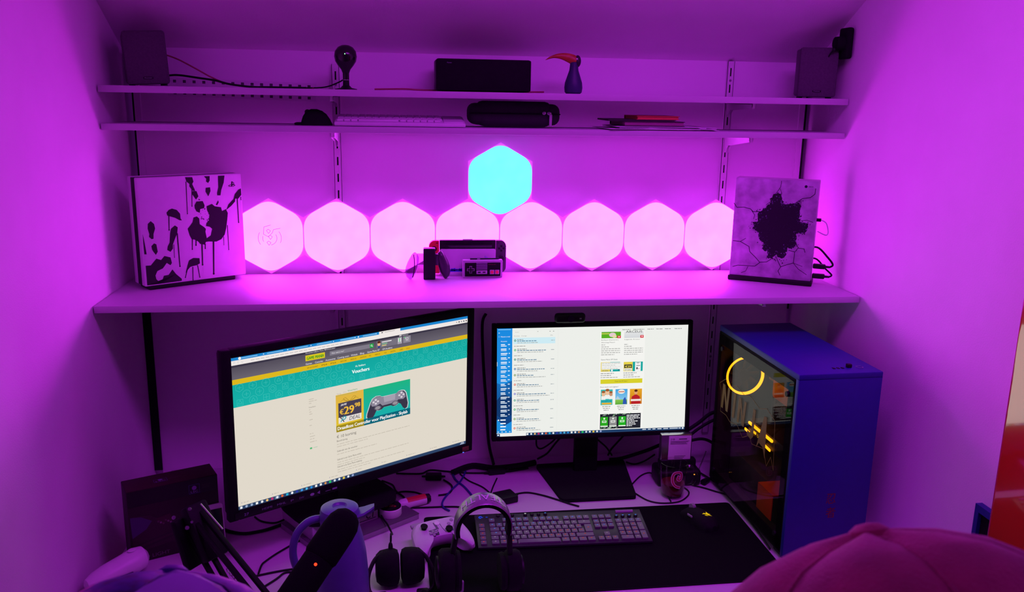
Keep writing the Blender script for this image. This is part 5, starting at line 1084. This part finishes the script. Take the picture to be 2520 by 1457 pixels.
p = on_z(921, 1252, DESK+.03); o = thing('jack_plug', 'black cable plug lying on the flat box', 'plug', (-.338, -.370, DESK+.018), .9)
MB().cyl((-.02, 0, .009), (.02, 0, .009), .009, .007, 14).build('sleeve', M_black, o); MB().cyl((.02, 0, .009), (.03, 0, .009), .0035, seg=10).build('boot', M_black, o)
p = on_z(1737, 1190, DESK); o = thing('round_plug', 'small black round plug on the desk right of the mug', 'plug', (p.x, p.y, DESK), .7)
MB().cyl((-.018, 0, .010), (.012, 0, .010), .0098, .008, 14).build('body', M_black, o); MB().cyl((.012, 0, .010), (.03, 0, .010), .003, seg=10).build('pin', M_black, o)

# ------------------------------------------------------------------ right edge: orange cabinet and blue holder
M_lac = mat('orange_lacquer', (.62, .045, .012), .12, noise=.03, nscale=4, coat=1., spec=1.)
M_lac.node_tree.nodes['Principled BSDF'].inputs['Coat IOR'].default_value = 2.6; M_lac.node_tree.nodes['Principled BSDF'].inputs['Coat Roughness'].default_value = .04
o = thing('orange_cabinet', 'tall glossy orange cabinet against the right wall at the picture edge', 'cabinet', (.998, -1.17, 0))
MB().slab(roundpoly([(-.048, 0), (-.048, -.55), (.046, -.55), (.046, 0)], .012, 6), .05, 2.05).build('side_body', M_lac, o)
MB().box((0, -.275, .025), (.08, .52, .05), .004).build('plinth', M_black, o); MB().box((0, -.275, 2.056), (.09, .545, .012), .003).build('top_board', M_lac, o)
MB().box((-.050, -.5, 1.1), (.006, .012, .14), .002).build('handle', M_steel, o)
o = thing('blue_holder', 'blue wall holder with a black inset beside the orange cabinet', 'holder', (1.0455, -1.062, .94))
MB().slotted(-.035, .035, 0, .105, -.016, 0, [(-.022, .022)], [(.018, .088)], RZ(-pi/2)).build('frame', M_blue, o); MB().box((-.004, 0, .053), (.006, .046, .072)).build('inset', M_blackm, o)

# ------------------------------------------------------------------ people at the front, only their caps reach into the picture
def skinned(name, nodes, edges, m, parent, sub=2):
    me = bpy.data.meshes.new(name); me.from_pydata([n[0] for n in nodes], edges, []); ob = bpy.data.objects.new(name, me); COL.objects.link(ob)
    if parent: ob.parent = parent
    md = ob.modifiers.new('skin', 'SKIN'); me.materials.append(m)
    if not me.skin_vertices: 
        bm = bmesh.new(); bm.from_mesh(me); bm.verts.layers.skin.verify(); bm.to_mesh(me); bm.free()
    for i, n in enumerate(nodes): r = n[1]; me.skin_vertices[0].data[i].radius = (r, r) if not isinstance(r, tuple) else r
    me.skin_vertices[0].data[0].use_root = True
    md.use_smooth_shade = True; sd = ob.modifiers.new('sub', 'SUBSURF'); sd.levels = 1; sd.render_levels = sub
    return ob
def person(label, x, y, H, rz, skin, top, pants, hair):
    s = H; n = []; e = []
    def nd(p, r, par=None):
        n.append(((p[0]*s, p[1]*s, p[2]*s), r if isinstance(r, tuple) else r*s)); i = len(n)-1
        if par is not None: e.append((par, i))
        return i
    pel = nd((0, 0, .52), .075); ab = nd((0, .005, .60), .07, pel); ch = nd((0, 0, .71), .082, ab); sh = nd((0, -.005, .785), .06, ch); nk = nd((0, 0, .835), .034, sh); jb = nd((0, .012, .868), .040, nk); hd = nd((0, .010, .905), .047, jb); tp = nd((0, .004, .945), .040, hd)
    for sx in (-1, 1):
        a = nd((sx*.052, 0, .49), .052, pel); b = nd((sx*.058, .008, .28), .034, a); c = nd((sx*.06, -.005, .06), .021, b); d = nd((sx*.063, .02, .025), .021, c); nd((sx*.068, .075, .018), .018, d)
        a = nd((sx*.10, -.005, .79), .036, sh); b = nd((sx*.135, -.012, .64), .026, a); c = nd((sx*.13, .03, .505), .017, b); d = nd((sx*.128, .045, .47), .018, c)
        for k in range(4): f1 = nd((sx*(.128)+.0, .032+.0085*k, .448-.002*(k in (1, 2))), .0052, d); nd((sx*.122, .034+.0085*k, .425), .0048, f1)
        t = nd((sx*.118, .062, .463), .0055, d); nd((sx*.112, .068, .445), .005, t)
    o = skinned('person', n, e, skin, None); o.location = (x, y, 0); o.rotation_euler = (0, 0, rz); tag(o, label, 'person')
    def sub_(nm, sel, edges_, m): skinned(nm, sel, edges_, m, o)
    P = lambda *p: tuple(q*s for q in p)
    nn = [(P(0, 0, .54), .084*s), (P(0, .005, .62), .080*s), (P(0, 0, .72), .090*s), (P(0, -.004, .79), .066*s), (P(0, 0, .822), .042*s)]; ee = [(0, 1), (1, 2), (2, 3), (3, 4)]
    for sx in (-1, 1): k0 = len(nn); nn += [(P(sx*.104, -.005, .792), .045*s), (P(sx*.137, -.012, .64), .035*s), (P(sx*.131, .026, .515), .025*s)]; ee += [(3, k0), (k0, k0+1), (k0+1, k0+2)]
    sub_('sweater', nn, ee, top)
    nn = [(P(0, 0, .53), .086*s)]; ee = []
    for sx in (-1, 1): k0 = len(nn); nn += [(P(sx*.052, 0, .47), .060*s), (P(sx*.058, .008, .28), .044*s), (P(sx*.06, -.005, .07), .034*s)]; ee += [(0, k0), (k0, k0+1), (k0+1, k0+2)]
    sub_('trousers', nn, ee, pants)
    MB().ball((0, -.008*s, .915*s), (.053*s, .058*s, .045*s), 24, 14).build('hair', hair, o)
    for sx in (-1, 1):
        MB().ball((sx*.050*s, .004*s, .895*s), (.007*s, .012*s, .018*s), 12, 10).build('ear', skin, o); MB().ball((sx*.018*s, .052*s, .905*s), .0065*s, 12, 8).build('eye', M_white, o)
    MB().ball((0, .062*s, .888*s), (.008*s, .010*s, .014*s), 12, 10).build('nose', skin, o); MB().ball((0, .053*s, .868*s), (.018*s, .005*s, .004*s), 12, 8).build('mouth', mat('lips', (.4, .12, .1), .5), o)
    return o
M_skin = mat('skin', (.55, .33, .25), .5, noise=.06, nscale=60); M_hair = mat('brown_hair', (.06, .035, .02), .6, noise=.3, nscale=120)
M_sw1 = mat('dark_sweater', (.03, .03, .04), .9, noise=.2, nscale=150); M_sw2 = mat('blue_sweater', (.03, .04, .09), .9, noise=.2, nscale=150); M_jean = mat('jeans', (.03, .05, .10), .85, noise=.2, nscale=150)

def cap(label, apex, rot, m, mb_, m_bill, sx=1., sy=1.12, R=.098, Hc=.118, alt=None):
    Mr = Euler(rot).to_matrix(); o = thing('baseball_cap', label, 'cap', Vector(apex)-Mr @ Vector((0, 0, Hc+.006)), rot=rot)
    prof = [(1.0, 0), (1.005, .14), (1.0, .30), (.965, .48), (.89, .64), (.76, .78), (.58, .89), (.36, .96), (.15, .99), (.03, 1.0)]
    for pnl in range(6):
        t0 = 2*pi*pnl/6+pi/6; rr = []
        for kx, kz in prof:
            row = []
            for i in range(9):
                u = i/8; t = t0+u*pi/3; bul = 1+.035*math.sin(pi*u)*min(1, 1.2*(kx)); r = R*kx*bul*(1-.012*(i in (0, 8)))
                row.append((r*sx*math.cos(t), r*sy*math.sin(t), Hc*kz+.004*math.sin(pi*u)*(1 if kz > .5 else 0)))
            rr.append(row)
        MB().ring(rr, False, False, False).build('panel', m, o, sharp=60)
        tm = t0; MB().tube([(R*sx*kx*1.0*math.cos(tm), R*kx*sy*math.sin(tm), Hc*kz+.0004) for kx, kz in prof], .0011, 6).build('seam', m, o)
        tm = t0+pi/6; q = Vector((R*sx*.80*math.cos(tm), R*.80*sy*math.sin(tm), Hc*.775)); MB().ball(q, (.0042, .0042, .0026), 12, 8).build('eyelet', mb_, o)
    if alt:
        gr = []
        for i in range(13):
            zt = .30+.60*max(0, math.sin(pi*i/12))**.6; t = math.radians(256+74*i/12); row = []
            for q in range(7):
                kz = zt*q/6; kx = next(a+(b-a)*(kz-za)/(zb-za) for (a, za), (b, zb) in zip(prof, prof[1:]) if za <= kz <= zb)
                row.append(((R*sx*kx*1.04+.005)*math.cos(t), (R*kx*1.04*sy+.005)*math.sin(t), Hc*kz+.008))
            gr.append(row)
        MB().ring(gr, False, False, False).build('plain_patch', alt, o, sharp=60)
    MB().lathe([(.0125, -.004), (.0132, .0), (.0120, .005), (.007, .0085), (0, .0093)], 20, T(0, 0, Hc-.001)).build('button', m, o)
    MB().tube([(R*sx*1.003*math.cos(t), R*1.003*sy*math.sin(t), .003) for t in [2*pi*i/40 for i in range(40)]], .0035, 8, close=True).build('sweat_band', m, o)
    bl = []
    for kx in (0, .3, .6, .85, 1):
        bl.append([((R*sx*(.93 - .10*kx))*math.cos(t)*(1+.0*kx), (R*sy*math.sin(t))*(1-.02*kx)+kx*.075*math.sin(t)**.6, .006-.018*kx*kx*.4-.018*math.cos(t)**2) for t in [math.radians(22+136*i/16) for i in range(17)]])
    v = MB(); v.ring(bl, False, False, False); v.ring([[(x, y, z-.003) for x, y, z in r] for r in bl], False, False, False); v.ring([bl[-1], [(x, y, z-.003) for x, y, z in bl[-1]]], False, False, False); v.build('bill', m_bill, o)
    return o
M_pinkc = mat('pink_felt', (.56, .10, .20), .95, noise=.22, nscale=30, bump=.5, bscale=500, sheen=.6)
M_navy = mat('navy_thread', (.02, .02, .08), .7, noise=.1)
m = bpy.data.materials.new('galaxy_print'); m.use_nodes = True; nt = m.node_tree; tc = nt.nodes.new('ShaderNodeTexCoord'); nz = nt.nodes.new('ShaderNodeTexNoise'); nz.inputs['Scale'].default_value = 26; nz.inputs['Detail'].default_value = 3; cr = nt.nodes.new('ShaderNodeValToRGB')
cr.color_ramp.elements[0].position = .35; cr.color_ramp.elements[0].color = (.010, .010, .05, 1); cr.color_ramp.elements[1].position = .72; cr.color_ramp.elements[1].color = (.75, .18, .35, 1)
for ps, c in ((.45, (.03, .03, .26, 1)), (.55, (.10, .04, .30, 1)), (.62, (.45, .12, .45, 1))): q = cr.color_ramp.elements.new(ps); q.color = c
nt.links.new(tc.outputs['Object'], nz.inputs['Vector']); nt.links.new(nz.outputs['Fac'], cr.inputs['Fac']); nt.links.new(cr.outputs['Color'], nt.nodes['Principled BSDF'].inputs['Base Color']); nt.nodes['Principled BSDF'].inputs['Roughness'].default_value = .6; M_gal = m
M_lil = mat('lilac_cloth', (.42, .34, .75), .6, noise=.05, nscale=20)
def at(u, v, zc): return CAM + ray(u, v)*zc
ap1 = at(2135, 1296, .54); ap2 = at(428, 1396, .74)
cap('fuzzy pink cap with a covered button in the right foreground', ap1, (-.50, -.10, .0), M_pinkc, M_navy, M_pinkc, 1.22, 1.05)
cap('galaxy-print cap with a plain lilac patch in the lower left foreground', ap2, (-.62, 0, -.1), M_gal, M_navy, M_gal, 1.1, 1.05, .095, .11, M_lil)
person('person in a dark sweater wearing the fuzzy pink cap', ap1.x+.01, ap1.y-.075, (ap1.z-.03)/.985, -.3, M_skin, M_sw1, M_jean, M_hair)
person('person in a blue sweater wearing the galaxy-print cap', ap2.x, ap2.y-.055, (ap2.z-.025)/.985, .1, M_skin, M_sw2, M_jean, M_hair)
